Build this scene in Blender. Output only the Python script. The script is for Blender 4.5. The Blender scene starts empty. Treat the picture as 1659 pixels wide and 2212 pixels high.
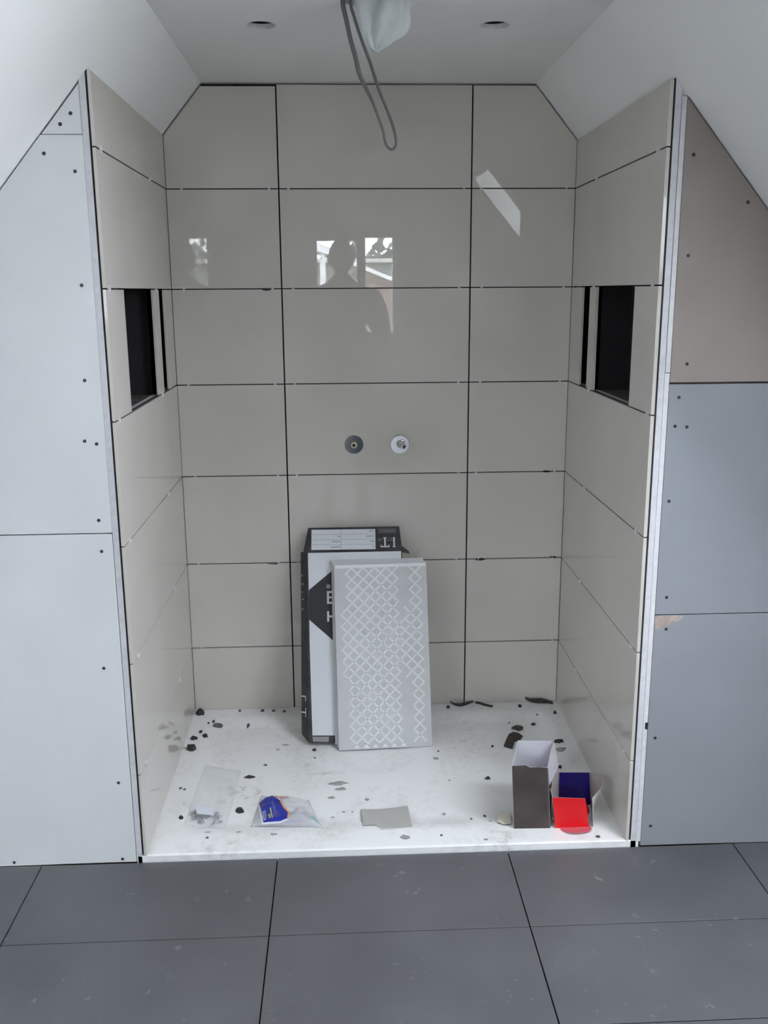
import bpy, bmesh, math, random
from mathutils import Vector, Matrix
from mathutils.geometry import tessellate_polygon
from mathutils import noise as mnoise

random.seed(7)
S = bpy.context.scene
COL = S.collection

# ------------------------------------------------------------------ camera
cam_d = bpy.data.cameras.new('camera'); cam = bpy.data.objects.new('camera', cam_d); COL.objects.link(cam)
cam.location = (-0.11556, -2.20266, 1.47020)
cam.rotation_euler = (1.33905245, 0.00637180, -0.04543654)
cam_d.sensor_fit = 'VERTICAL'; cam_d.sensor_height = 24.0
cam_d.lens = 24.0 * 2026.889 / 2212.0
cam_d.clip_start = 0.02
S.camera = cam

# ------------------------------------------------------------------ world (overcast daylight) and exposure
W = bpy.data.worlds.new('overcast_sky'); S.world = W; W.use_nodes = True
bg = W.node_tree.nodes['Background']
bg.inputs['Color'].default_value = (0.87, 0.93, 1.0, 1); bg.inputs['Strength'].default_value = 6.0
S.view_settings.view_transform = 'Standard'; S.view_settings.look = 'None'
S.view_settings.exposure = 2.68; S.view_settings.gamma = 1.0
S.view_settings.use_curve_mapping = False
S.cycles.max_bounces = 14; S.cycles.diffuse_bounces = 10; S.cycles.glossy_bounces = 6
S.cycles.transparent_max_bounces = 12; S.cycles.sample_clamp_indirect = 6.0

def portal(name, loc, rot, sx, sy):                      # daylight portal: guides sky light through a window opening
    l = bpy.data.lights.new(name, 'AREA'); l.shape = 'RECTANGLE'; l.size = sx; l.size_y = sy
    l.cycles.is_portal = True
    o = bpy.data.objects.new(name, l); COL.objects.link(o); o.location = loc; o.rotation_euler = rot
    return o

# room numbers (metres); x right, y into the alcove, z up
ZF = 0.021                     # floor surface
ZC = 2.086                     # flat ceiling
XA, KA = -0.526, 1.18          # left slope starts here and falls with this gradient
XB, KB = 0.496, 1.19           # right slope
YB = 0.876                     # tiled face of the alcove's back wall
YR = -5.2                      # rear wall of the room
XK = 1.5                       # knee walls
def slope_l(x): return ZC - KA * (XA - x)
def slope_r(x): return ZC - KB * (x - XB)
def face_l(y): return -0.6435 - 0.0045 * y / YB      # tiled faces of the alcove's side walls
def face_r(y): return 0.6200 + 0.0100 * y / YB

def slope_frame(left):                                   # origin on the ridge line of a slope, down-slope, along the room, outward
    k, x, sg = (KA, XA, -1) if left else (KB, XB, 1)
    th = math.atan(k)
    return (Vector((x, 0, ZC)), Vector((sg * math.cos(th), 0, -math.sin(th))), Vector((0, 1, 0)), Vector((sg * math.sin(th), 0, math.cos(th)))), th
# roof windows: left slope?, x range at the ceiling, y range, depth of the lining
ROOF_WINDOWS = {'window_2': (False, 0.565, 1.25, -1.02, -0.53, 0.33), 'added_fill_window': (True, -1.02, -1.42, -2.15, -1.62, 0.22)}  # the left one is unseen, added to light the right slope and ceiling
def roof_opening(spec):
    left, x0, x1, y0, y1, d = spec
    fr, th = slope_frame(left)
    s0, s1 = abs(x0 - fr[0].x) / math.cos(th), abs(x1 - fr[0].x) / math.cos(th)
    return fr, th, s0, s1
for nm, sp in ROOF_WINDOWS.items():
    fr, th, s0, s1 = roof_opening(sp)
    c = fr[0] + fr[1] * ((s0 + s1) / 2) + fr[3] * (sp[5] + 0.03); c.y = (sp[3] + sp[4]) / 2
    portal(nm + '_portal', c, (0, -th if sp[0] else th, 0), s1 - s0, sp[4] - sp[3])
portal('gable_window_portal', (0.01, YR - 0.16, 1.52), (math.pi / 2, 0, 0), 0.86, 0.95)

# ------------------------------------------------------------------ helpers
def mesh_obj(name, bm, mats, parent=None, smooth=False, recalc=True):
    if recalc: bmesh.ops.recalc_face_normals(bm, faces=bm.faces[:])
    me = bpy.data.meshes.new(name); bm.to_mesh(me); bm.free()
    for m in (mats if isinstance(mats, (list, tuple)) else [mats]): me.materials.append(m)
    if smooth:
        for f in me.polygons: f.use_smooth = True
    o = bpy.data.objects.new(name, me); COL.objects.link(o)
    if parent: o.parent = parent
    return o
def tag(o, label=None, cat=None, group=None, kind=None):
    if label: o['label'] = label
    if cat: o['category'] = cat
    if group: o['group'] = group
    if kind: o['kind'] = kind
    return o
def empty(name, loc=(0, 0, 0), rot=(0, 0, 0)):
    o = bpy.data.objects.new(name, None); COL.objects.link(o); o.empty_display_size = 0.05
    o.location = loc; o.rotation_euler = rot
    return o
V3 = Vector
FR_XZ = (V3((0, 0, 0)), V3((1, 0, 0)), V3((0, 0, 1)), V3((0, 1, 0)))   # polygon in x,z, thickness along +y
FR_YZ = (V3((0, 0, 0)), V3((0, 1, 0)), V3((0, 0, 1)), V3((1, 0, 0)))   # polygon in y,z, thickness along +x
FR_XY = (V3((0, 0, 0)), V3((1, 0, 0)), V3((0, 1, 0)), V3((0, 0, 1)))   # polygon in x,y, thickness along +z
def add_prism(bm, loops, w0, w1, fr=FR_XY, warp=None, mi=0):
    O, U, V, Wv = fr
    def P(u, v, w):
        q = O + U * u + V * v + Wv * w
        return warp(q) if warp else q
    if len(loops) == 1:
        lp = loops[0]
        a = [bm.verts.new(P(u, v, w0)) for u, v in lp]; b = [bm.verts.new(P(u, v, w1)) for u, v in lp]
        fs = [bm.faces.new(a[::-1]), bm.faces.new(b)]
        n = len(lp)
        for i in range(n): fs.append(bm.faces.new((a[i], a[(i + 1) % n], b[(i + 1) % n], b[i])))
    else:
        tris = tessellate_polygon([[V3((u, v, 0)) for u, v in lp] for lp in loops])
        flat = [q for lp in loops for q in lp]
        a = [bm.verts.new(P(u, v, w0)) for u, v in flat]; b = [bm.verts.new(P(u, v, w1)) for u, v in flat]
        fs = []
        for t in tris:
            fs.append(bm.faces.new([a[i] for i in t][::-1])); fs.append(bm.faces.new([b[i] for i in t]))
        k = 0
        for lp in loops:
            n = len(lp)
            for i in range(n):
                i0, i1 = k + i, k + (i + 1) % n
                fs.append(bm.faces.new((a[i0], a[i1], b[i1], b[i0])))
            k += n
    for f in fs: f.material_index = mi
    return fs
def prism(name, loops, w0, w1, fr, mat, parent=None, bevel=0, warp=None):
    bm = bmesh.new(); add_prism(bm, loops, w0, w1, fr, warp)
    if bevel:
        bmesh.ops.recalc_face_normals(bm, faces=bm.faces[:])
        bmesh.ops.bevel(bm, geom=bm.edges[:], offset=bevel, segments=1, affect='EDGES', clamp_overlap=True)
    return mesh_obj(name, bm, mat, parent)
def rect(u0, u1, v0, v1): return [(u0, v0), (u1, v0), (u1, v1), (u0, v1)]
def add_box(bm, lo, hi, mi=0): return add_prism(bm, [rect(lo[0], hi[0], lo[1], hi[1])], lo[2], hi[2], FR_XY, mi=mi)
def box(name, lo, hi, mat, parent=None, bevel=0):
    return prism(name, [rect(lo[0], hi[0], lo[1], hi[1])], lo[2], hi[2], FR_XY, mat, parent, bevel)
def clip(poly, a, b, c):                                  # keep a*u+b*v<=c
    out = []
    n = len(poly)
    for i in range(n):
        p, q = poly[i], poly[(i + 1) % n]
        dp, dq = a * p[0] + b * p[1] - c, a * q[0] + b * q[1] - c
        if dp <= 0: out.append(p)
        if (dp < 0 < dq) or (dq < 0 < dp):
            t = dp / (dp - dq); out.append((p[0] + t * (q[0] - p[0]), p[1] + t * (q[1] - p[1])))
    return out
def under_roof(poly, gap=0.0):
    poly = clip(poly, 0, 1, ZC - gap)
    g2 = min(gap, 0.0045) * 1.55
    poly = clip(poly, -KA, 1, ZC - KA * XA - g2)
    return clip(poly, KB, 1, ZC + KB * XB - g2)
def add_tube(bm, pts, radii, seg=10, flat=1.0, caps=True):
    pts = [V3(p) for p in pts]; n = len(pts); rings = []
    t0 = (pts[1] - pts[0]).normalized()
    ref = V3((0, 1, 0)) if abs(t0.y) < 0.9 else V3((1, 0, 0))
    for i in range(n):
        t = (pts[min(i + 1, n - 1)] - pts[max(i - 1, 0)]).normalized()
        s = t.cross(ref).normalized(); r2 = s.cross(t).normalized()
        ref = r2
        r = radii[i] if isinstance(radii, (list, tuple)) else radii
        rings.append([bm.verts.new(pts[i] + s * (r * math.cos(2 * math.pi * k / seg)) + r2 * (r * flat * math.sin(2 * math.pi * k / seg))) for k in range(seg)])
    for i in range(n - 1):
        for k in range(seg): bm.faces.new((rings[i][k], rings[i][(k + 1) % seg], rings[i + 1][(k + 1) % seg], rings[i + 1][k]))
    if caps: bm.faces.new(rings[0][::-1]); bm.faces.new(rings[-1])
def add_lathe(bm, prof, O, axis, ref, seg=40, close=False):
    axis = V3(axis).normalized(); a = V3(ref).normalized(); b = axis.cross(a)
    rings = []
    for r, h in prof: rings.append([bm.verts.new(V3(O) + axis * h + (a * math.cos(2 * math.pi * k / seg) + b * math.sin(2 * math.pi * k / seg)) * r) for k in range(seg)])
    for i in range(len(rings) - 1):
        for k in range(seg): bm.faces.new((rings[i][k], rings[i][(k + 1) % seg], rings[i + 1][(k + 1) % seg], rings[i + 1][k]))
    if close: bm.faces.new(rings[0][::-1]); bm.faces.new(rings[-1])
def smooth_path(pts, sub=6):
    pts = [V3(p) for p in pts]; out = []
    for i in range(len(pts) - 1):
        p0, p1, p2, p3 = pts[max(i - 1, 0)], pts[i], pts[i + 1], pts[min(i + 2, len(pts) - 1)]
        for k in range(sub):
            t = k / sub
            out.append(0.5 * ((2 * p1) + (p2 - p0) * t + (2 * p0 - 5 * p1 + 4 * p2 - p3) * t * t + (3 * p1 - p0 - 3 * p2 + p3) * t ** 3))
    out.append(pts[-1]); return out
def text_bm(bm, body, size, O, U, V, depth=0.0003, mi=0):  # flat lettering, origin at text start
    cu = bpy.data.curves.new('lettering', 'FONT'); cu.body = body; cu.size = size; cu.resolution_u = 3
    t = bpy.data.objects.new('lettering', cu); COL.objects.link(t)
    dg = bpy.context.evaluated_depsgraph_get(); me = t.evaluated_get(dg).to_mesh()
    O, U, V = V3(O), V3(U).normalized(), V3(V).normalized(); N = U.cross(V)
    vs = [bm.verts.new(O + U * v.co.x + V * v.co.y + N * depth) for v in me.vertices]
    for p in me.polygons:
        try: bm.faces.new([vs[i] for i in p.vertices]).material_index = mi
        except ValueError: pass
    t.to_mesh_clear(); bpy.data.objects.remove(t); bpy.data.curves.remove(cu)

# ------------------------------------------------------------------ materials
def mat(name, col, rough=0.6, var=0.0, scale=8.0, spec=0.5, metal=0.0, bump=0.0, bscale=60.0, col2=None):
    m = bpy.data.materials.new(name); m.use_nodes = True
    nt = m.node_tree; b = nt.nodes['Principled BSDF']
    b.inputs['Base Color'].default_value = (*col, 1); b.inputs['Roughness'].default_value = rough
    b.inputs['Specular IOR Level'].default_value = spec; b.inputs['Metallic'].default_value = metal
    g = nt.nodes.new('ShaderNodeNewGeometry')
    if var or col2:
        n = nt.nodes.new('ShaderNodeTexNoise'); n.inputs['Scale'].default_value = scale; n.inputs['Detail'].default_value = 5
        nt.links.new(g.outputs['Position'], n.inputs['Vector'])
        r = nt.nodes.new('ShaderNodeValToRGB'); r.color_ramp.elements[0].position = 0.35; r.color_ramp.elements[1].position = 0.65
        c2 = col2 or tuple(min(1, x * (1 + var)) for x in col)
        c1 = col if col2 else tuple(x * (1 - var) for x in col)
        r.color_ramp.elements[0].color = (*c1, 1); r.color_ramp.elements[1].color = (*c2, 1)
        nt.links.new(n.outputs['Fac'], r.inputs['Fac']); nt.links.new(r.outputs['Color'], b.inputs['Base Color'])
    if bump:
        n2 = nt.nodes.new('ShaderNodeTexNoise'); n2.inputs['Scale'].default_value = bscale; n2.inputs['Detail'].default_value = 4
        nt.links.new(g.outputs['Position'], n2.inputs['Vector'])
        bp = nt.nodes.new('ShaderNodeBump'); bp.inputs['Strength'].default_value = bump; bp.inputs['Distance'].default_value = 0.002
        nt.links.new(n2.outputs['Fac'], bp.inputs['Height']); nt.links.new(bp.outputs['Normal'], b.inputs['Normal'])
    return m
def film(name, col, opacity, rough=0.12):
    m = bpy.data.materials.new(name); m.use_nodes = True; nt = m.node_tree
    b = nt.nodes['Principled BSDF']; b.inputs['Base Color'].default_value = (*col, 1); b.inputs['Roughness'].default_value = rough
    t = nt.nodes.new('ShaderNodeBsdfTransparent'); mx = nt.nodes.new('ShaderNodeMixShader'); mx.inputs[0].default_value = opacity
    nt.links.new(t.outputs[0], mx.inputs[1]); nt.links.new(b.outputs[0], mx.inputs[2])
    nt.links.new(mx.outputs[0], nt.nodes['Material Output'].inputs['Surface'])
    return m
M = {}
M['wall_tile'] = mat('cream_gloss_tile', (0.60, 0.57, 0.528), 0.004, 0.025, 3.0)
M['tile_edge'] = mat('tile_body', (0.72, 0.71, 0.70), 0.6)
M['adhesive'] = mat('dark_adhesive', (0.028, 0.026, 0.026), 0.9, 0.3, 40)
M['board_l'] = mat('plasterboard_paper', (0.72, 0.735, 0.75), 0.75, 0.02, 5, spec=0.25)
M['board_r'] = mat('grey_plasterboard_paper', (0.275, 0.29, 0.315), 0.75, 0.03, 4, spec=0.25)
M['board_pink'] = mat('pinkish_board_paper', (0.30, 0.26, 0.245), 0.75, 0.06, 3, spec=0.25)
M['board_edge'] = mat('plasterboard_edge', (0.62, 0.62, 0.65), 0.8, 0.06, 60, spec=0.2)
M['gypsum'] = mat('gypsum_core', (0.68, 0.67, 0.69), 0.85, 0.05, 70, spec=0.2)
M['paper_stain'] = mat('torn_brown_paper', (0.40, 0.33, 0.29), 0.85, 0.15, 40)
M['paint'] = mat('white_plaster', (0.84, 0.84, 0.83), 0.7, 0.012, 3, spec=0.3)
M['timber'] = mat('dark_timber', (0.05, 0.04, 0.035), 0.9)
M['void'] = mat('dark_cavity_lining', (0.022, 0.018, 0.02), 0.9)
M['void_floor'] = mat('dusty_cavity_floor', (0.09, 0.085, 0.08), 0.9, 0.3, 30)
M['screw'] = mat('black_screw', (0.012, 0.012, 0.014), 0.5)
M['tray'] = mat('white_acrylic', (0.85, 0.855, 0.86), 0.18, 0.05, 6)
M['spacer'] = mat('white_spacer_plastic', (0.66, 0.67, 0.68), 0.4)
M['chrome'] = mat('chrome', (0.72, 0.73, 0.74), 0.08, metal=1.0)
M['brass'] = mat('pale_brass', (0.62, 0.54, 0.42), 0.3, metal=1.0)
M['black'] = mat('black_print', (0.022, 0.022, 0.028), 0.55)
M['black_card'] = mat('black_card', (0.035, 0.035, 0.037), 0.6, 0.35, 25)
M['white_card'] = mat('white_card', (0.66, 0.68, 0.72), 0.6, 0.015, 10)
M['print_white'] = mat('white_print', (0.62, 0.64, 0.68), 0.6)
M['print_grey'] = mat('grey_print', (0.28, 0.29, 0.31), 0.6)
M['print_dim'] = mat('dim_print', (0.10, 0.10, 0.11), 0.6)
M['print_olive'] = mat('olive_print', (0.20, 0.20, 0.09), 0.6)
M['tile_back'] = mat('tile_back', (0.55, 0.555, 0.57), 0.7, 0.03, 15)
M['tile_ridge'] = mat('tile_back_ridge', (0.76, 0.78, 0.80), 0.7)
M['brown_card'] = mat('dark_brown_card', (0.062, 0.047, 0.045), 0.65, 0.18, 14)
M['lavender_card'] = mat('pale_grey_card', (0.58, 0.57, 0.62), 0.7)
M['grey_card'] = mat('grey_brown_card', (0.36, 0.33, 0.32), 0.75, 0.06, 20)
M['scrap_card'] = mat('grey_scrap_card', (0.46, 0.45, 0.43), 0.75, 0.03, 20)
M['red_card'] = mat('red_card', (0.72, 0.006, 0.012), 0.45)
M['pink_card'] = mat('pink_red_card', (0.62, 0.13, 0.16), 0.6)
M['blue_card'] = mat('navy_card', (0.008, 0.006, 0.13), 0.35)
M['mortar_k'] = mat('dark_mortar', (0.045, 0.042, 0.042), 0.9, 0.4, 80)
M['mortar_g'] = mat('grey_mortar', (0.13, 0.125, 0.12), 0.9, 0.4, 80)
M['mortar_l'] = mat('pale_mortar', (0.36, 0.35, 0.34), 0.9, 0.2, 80)
M['cable'] = mat('grey_cable_sheath', (0.105, 0.105, 0.10), 0.4)
M['sheet'] = film('milky_sheeting', (0.74, 0.78, 0.78), 0.80, 0.45)
M['bag'] = film('clear_plastic_bag', (0.93, 0.94, 0.97), 0.38, 0.12)
M['bag_thin'] = film('thin_clear_bag', (0.86, 0.87, 0.9), 0.13, 0.2)
M['label_blue'] = mat('blue_label', (0.018, 0.03, 0.33), 0.4, 0.2, 40)
M['label_white'] = mat('label_white', (0.72, 0.75, 0.84), 0.5)
M['label_orange'] = mat('label_orange', (0.75, 0.32, 0.13), 0.5)
M['label_pink'] = mat('label_pink', (0.75, 0.36, 0.34), 0.5)
M['label_cream'] = mat('label_cream', (0.75, 0.70, 0.60), 0.5)
M['label_yellow'] = mat('label_yellow', (0.42, 0.43, 0.22), 0.5)
M['label_lilac'] = mat('label_lilac', (0.16, 0.18, 0.55), 0.5)
M['label_red'] = mat('label_red', (0.55, 0.10, 0.16), 0.5)
M['teal'] = mat('teal_print', (0.20, 0.46, 0.52), 0.5)
M['dark_contents'] = mat('grey_spacer_plastic', (0.40, 0.40, 0.43), 0.5)
M['white_frame'] = mat('white_window_frame', (0.62, 0.62, 0.62), 0.4)
M['glass'] = film('window_glass', (0.9, 0.95, 0.95), 0.06, 0.02)
M['brick'] = mat('red_roof_tiles', (0.17, 0.115, 0.095), 0.85, 0.35, 3)
M['leaf'] = mat('hazy_green_leaves', (0.15, 0.175, 0.15), 0.8, 0.4, 2)
M['bark'] = mat('bark', (0.12, 0.09, 0.07), 0.9)
M['grass'] = mat('garden_lawn', (0.10, 0.14, 0.06), 0.9, 0.3, 2)
M['render'] = mat('pale_render', (0.55, 0.54, 0.50), 0.85)
M['socket'] = mat('dark_lamp_hole', (0.11, 0.10, 0.10), 0.9)
M['slate'] = mat('grey_felt_wall', (0.19, 0.20, 0.19), 0.85)
M['skin'] = mat('skin', (0.45, 0.27, 0.20), 0.55)
M['sweater'] = mat('dark_grey_sweater', (0.05, 0.05, 0.055), 0.9, 0.1, 40)
M['jeans'] = mat('dark_jeans', (0.03, 0.04, 0.07), 0.9, 0.2, 40)
M['hair'] = mat('short_dark_hair', (0.03, 0.025, 0.02), 0.8)
M['shoe'] = mat('black_shoe', (0.02, 0.02, 0.02), 0.5)
M['lips'] = mat('lips', (0.34, 0.14, 0.12), 0.5)
M['eye'] = mat('eye_white', (0.6, 0.6, 0.58), 0.3)

def floor_tile_mat():                                     # matt anthracite porcelain with plaster dust and a few chips of plaster
    m = mat('anthracite_floor_tile', (0.105, 0.107, 0.113), 0.42)
    nt = m.node_tree; b = nt.nodes['Principled BSDF']; g = nt.nodes['Geometry'] if 'Geometry' in nt.nodes else nt.nodes.new('ShaderNodeNewGeometry')
    def noise(sc, det, lo, hi):
        n = nt.nodes.new('ShaderNodeTexNoise'); n.inputs['Scale'].default_value = sc; n.inputs['Detail'].default_value = det
        nt.links.new(g.outputs['Position'], n.inputs['Vector'])
        r = nt.nodes.new('ShaderNodeMapRange'); r.inputs['From Min'].default_value = lo; r.inputs['From Max'].default_value = hi
        nt.links.new(n.outputs['Fac'], r.inputs['Value']); return r.outputs['Result']
    def mix(f, a, bcol):
        mx = nt.nodes.new('ShaderNodeMix'); mx.data_type = 'RGBA'
        nt.links.new(f, mx.inputs['Factor'])
        if isinstance(a, tuple): mx.inputs['A'].default_value = (*a, 1)
        else: nt.links.new(a, mx.inputs['A'])
        mx.inputs['B'].default_value = (*bcol, 1); return mx.outputs['Result']
    c0 = mix(noise(3.0, 4, 0.35, 0.7), (0.088, 0.090, 0.096), (0.115, 0.117, 0.124))
    mul = nt.nodes.new('ShaderNodeMath'); mul.operation = 'MULTIPLY'
    nt.links.new(noise(34, 3, 0.66, 0.74), mul.inputs[0]); nt.links.new(noise(5, 2, 0.45, 0.62), mul.inputs[1])
    mul2 = nt.nodes.new('ShaderNodeMath'); mul2.operation = 'MULTIPLY'; mul2.inputs[1].default_value = 0.5
    nt.links.new(mul.outputs[0], mul2.inputs[0])
    nt.links.new(mix(mul2.outputs[0], c0, (0.32, 0.32, 0.33)), b.inputs['Base Color'])
    return m
M['floor_tile'] = floor_tile_mat()
def tray_mat():                                           # white acrylic with greyish footprints and adhesive haze
    m = mat('dirty_white_acrylic', (0.85, 0.855, 0.86), 0.18); nt = m.node_tree; b = nt.nodes['Principled BSDF']; g = nt.nodes.new('ShaderNodeNewGeometry')
    def rng(sc, det, lo, hi):
        n = nt.nodes.new('ShaderNodeTexNoise'); n.inputs['Scale'].default_value = sc; n.inputs['Detail'].default_value = det; n.inputs['Roughness'].default_value = 0.6
        nt.links.new(g.outputs['Position'], n.inputs['Vector'])
        r = nt.nodes.new('ShaderNodeMapRange'); r.inputs['From Min'].default_value = lo; r.inputs['From Max'].default_value = hi
        nt.links.new(n.outputs['Fac'], r.inputs['Value']); return r.outputs['Result']
    mu = nt.nodes.new('ShaderNodeMath'); mu.operation = 'MULTIPLY'
    nt.links.new(rng(5.5, 3, 0.48, 0.66), mu.inputs[0]); nt.links.new(rng(38, 5, 0.46, 0.62), mu.inputs[1])
    mx = nt.nodes.new('ShaderNodeMix'); mx.data_type = 'RGBA'; mx.inputs['A'].default_value = (0.86, 0.865, 0.87, 1); mx.inputs['B'].default_value = (0.60, 0.59, 0.57, 1)
    nt.links.new(mu.outputs[0], mx.inputs['Factor']); nt.links.new(mx.outputs['Result'], b.inputs['Base Color'])
    ro = nt.nodes.new('ShaderNodeMapRange'); ro.inputs['To Min'].default_value = 0.16; ro.inputs['To Max'].default_value = 0.55
    nt.links.new(mu.outputs[0], ro.inputs['Value']); nt.links.new(ro.outputs['Result'], b.inputs['Roughness'])
    return m
M['tray'] = tray_mat()

# ================================================================== THE SETTING
def struct(o): o['kind'] = 'structure'; return o

# ---- floor: screed plus each 60 x 30 cm tile
bm = bmesh.new()
add_box(bm, (-XK - 0.1, YR - 0.2, -0.12), (XK + 0.1, -0.0015, ZF - 0.009)); add_box(bm, (-0.9, 0.001, -0.12), (0.9, 1.05, -0.032))
floor = struct(mesh_obj('floor', bm, M['adhesive']))
xj = [-1.5, -0.915, -0.3045, 0.3035, 0.9115, 1.5]
yj = [-0.0015 - 0.3055 * k for k in range(18)]
for i in range(5):
    me0 = None
    for k in range(17):
        y0, y1 = max(yj[k + 1], YR), yj[k]
        if me0 is None or y1 - y0 < 0.3:
            o = prism('floor_tile', [rect(xj[i] + 0.0015, xj[i + 1] - 0.0015, 0.0013 - (y1 - y0), -0.0013)], ZF - 0.008, ZF, FR_XY, M['floor_tile'], floor, 0.0007)
            if me0 is None: me0 = o.data
        else:
            o = bpy.data.objects.new('floor_tile', me0); COL.objects.link(o); o.parent = floor
        o.location.y = y1

# ---- ceiling: flat strip with the holes cut for lamps, and two slopes
def circle(cx, cy, r, n=32, wob=0.0): return [(cx + r * (1 + wob * math.sin(3 * a + 1)) * math.cos(a), cy + r * (1 + wob * math.sin(5 * a)) * math.sin(a)) for a in [2 * math.pi * k / n for k in range(n)]]
holes = [circle(-0.294, 0.247, 0.0355), circle(0.264, 0.236, 0.0355), circle(-0.025, 0.015, 0.086, 24, 0.04)]
bm = bmesh.new(); add_prism(bm, [rect(XA - 0.004, XB + 0.004, YR - 0.1, 1.0)] + holes, ZC, ZC + 0.0125, FR_XY)
ceiling = struct(mesh_obj('ceiling', bm, M['paint']))
for h in holes:
    cx = sum(q[0] for q in h) / len(h); cy = sum(q[1] for q in h) / len(h); R = 0.05 if len(h) == 32 else 0.10
    bm = bmesh.new(); add_lathe(bm, [(R, 0.0), (R, 0.10), (0.002, 0.10)], (cx, cy, ZC + 0.0127), (0, 0, 1), (1, 0, 0), 24)
    mesh_obj('cavity', bm, M['socket'] if R == 0.05 else M['timber'], ceiling)
box('roof_deck', (XA - 0.1, YR - 0.1, ZC + 0.12), (XB + 0.1, 1.0, ZC + 0.14), M['timber'], ceiling)
for nm, wn in (('ceiling_slope_left', 'added_fill_window'), ('ceiling_slope_right', 'window_2')):
    sp = ROOF_WINDOWS[wn]; fr, th, s0, s1 = roof_opening(sp); dep = sp[5]; y0, y1 = sp[3], sp[4]
    Ls = (XK + 0.05 - abs(fr[0].x)) / math.cos(th)
    bm = bmesh.new(); add_prism(bm, [rect(0, Ls, YR - 0.1, 1.0), rect(s0, s1, y0, y1)], 0, 0.0125, fr)
    struct(mesh_obj(nm, bm, M['paint']))
    w_ = struct(empty(wn, (0, 0, 0)))
    bm = bmesh.new(); add_prism(bm, [rect(s0 - 0.012, s1 + 0.012, y0 - 0.012, y1 + 0.012), rect(s0, s1, y0, y1)], 0.001, dep, fr); mesh_obj('lining', bm, M['white_frame'], w_)
    bm = bmesh.new(); add_prism(bm, [rect(s0 - 0.02, s1 + 0.02, y0 - 0.02, y1 + 0.02), rect(s0 + 0.03, s1 - 0.03, y0 + 0.03, y1 - 0.03)], dep, dep + 0.03, fr); mesh_obj('window_frame', bm, M['white_frame'], w_)
    bm = bmesh.new(); add_prism(bm, [rect(s0 + 0.028, s1 - 0.028, y0 + 0.028, y1 - 0.028)], dep + 0.013, dep + 0.017, fr); mesh_obj('pane', bm, M['glass'], w_)
    bm = bmesh.new(); add_prism(bm, [rect(s0 + 0.012, s0 + 0.024, y0 + 0.12, y1 - 0.12)], dep - 0.02, dep - 0.001, fr); mesh_obj('handle', bm, M['chrome'], w_)

# ---- rear wall with its casement window, knee walls
prof = [(-XK, 0.0), (XK, 0.0), (XK, slope_r(XK)), (XB, ZC), (XA, ZC), (-XK, slope_l(-XK))]
prof = [(u, v + (0.03 if v > 0 else 0)) for u, v in prof]
WX0, WX1, WZ0, WZ1 = -0.42, 0.44, 1.04, 2.0
bm = bmesh.new(); add_prism(bm, [prof, rect(WX0, WX1, WZ0, WZ1)], YR - 0.14, YR, FR_XZ); struct(mesh_obj('wall_rear', bm, M['paint']))
for nm, s in (('wall_knee_left', -1), ('wall_knee_right', 1)):
    zt = (slope_l(-XK) if s < 0 else slope_r(XK)) + 0.02
    struct(box(nm, (min(s * XK, s * (XK + 0.03)), YR - 0.1, 0), (max(s * XK, s * (XK + 0.03)), 0.02, zt), M['board_l']))
win1 = struct(empty('window_1', (0, 0, 0)))
FRW = (V3((0, YR - 0.10, 0)), V3((1, 0, 0)), V3((0, 0, 1)), V3((0, 1, 0)))
bm = bmesh.new(); add_prism(bm, [rect(WX0, WX1, WZ0, WZ1), rect(-0.365, 0.075, 1.09, 1.96), rect(0.128, 0.384, 1.09, 1.957)], -0.02, 0.05, FRW); mesh_obj('window_frame', bm, M['white_frame'], win1)
bm = bmesh.new(); add_prism(bm, [rect(-0.375, 0.085, 1.08, 1.968), rect(-0.328, 0.045, 1.13, 1.928)], 0.05, 0.075, FRW); sash = mesh_obj('sash', bm, M['white_frame'], win1)
bm = bmesh.new(); add_prism(bm, [rect(-0.335, 0.05, 1.12, 1.935)], 0.058, 0.062, FRW); mesh_obj('pane', bm, M['glass'], sash)
bm = bmesh.new(); add_prism(bm, [rect(0.122, 0.39, 1.085, 1.96)], 0.02, 0.024, FRW); mesh_obj('pane', bm, M['glass'], win1)
bm = bmesh.new(); add_box(bm, (0.058, YR - 0.026, 1.45), (0.072, YR - 0.012, 1.56)); mesh_obj('handle', bm, M['chrome'], sash)
box('window_sill', (WX0 - 0.03, YR - 0.05, WZ0 - 0.025), (WX1 + 0.03, YR + 0.05, WZ0), M['white_frame'], win1)

# ---- alcove walls: board, dark adhesive bed, tiles
ZJ = [0.27 + 0.302 * k for k in range(6)]
rows = [(0.0390, ZJ[0] - 0.0016)] + [(ZJ[k] + 0.0016, ZJ[k + 1] - 0.0016) for k in range(5)] + [(ZJ[5] + 0.0016, 2.2)]
bm = bmesh.new(); add_prism(bm, [under_roof(rect(-0.75, 0.75, -0.05, 2.2), -0.03)], YB + 0.012, YB + 0.06, FR_XZ)
wall_back = struct(mesh_obj('wall_back', bm, M['board_l']))
prism('adhesive_bed', [under_roof(rect(-0.652, 0.634, 0.03, 2.2), 0.002)], YB + 0.0085, YB + 0.0118, FR_XZ, M['adhesive'], wall_back)
xl, xr = face_l(YB), face_r(YB)
cols = [(xl + 0.0003, -0.3033, 0.0105), (-0.2988, 0.2988, 0.0055), (0.3033, xr - 0.0003, 0.006)]
HOLES_PIPE = ((-0.078, 0.975), (0.073, 0.973))
for z0, z1 in rows:
    for ci, (x0, x1, g) in enumerate(cols):
        zb = z0 + (0.0 if z0 > 0.1 else 0.0)
        poly = under_roof(rect(x0, x1, zb, z1), g if z1 > 2.1 else 0.0)
        prism('wall_tile', [poly], YB + random.uniform(-0.0002, 0.0003), YB + 0.0083, FR_XZ, M['wall_tile'], wall_back, 0.0006)
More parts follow.
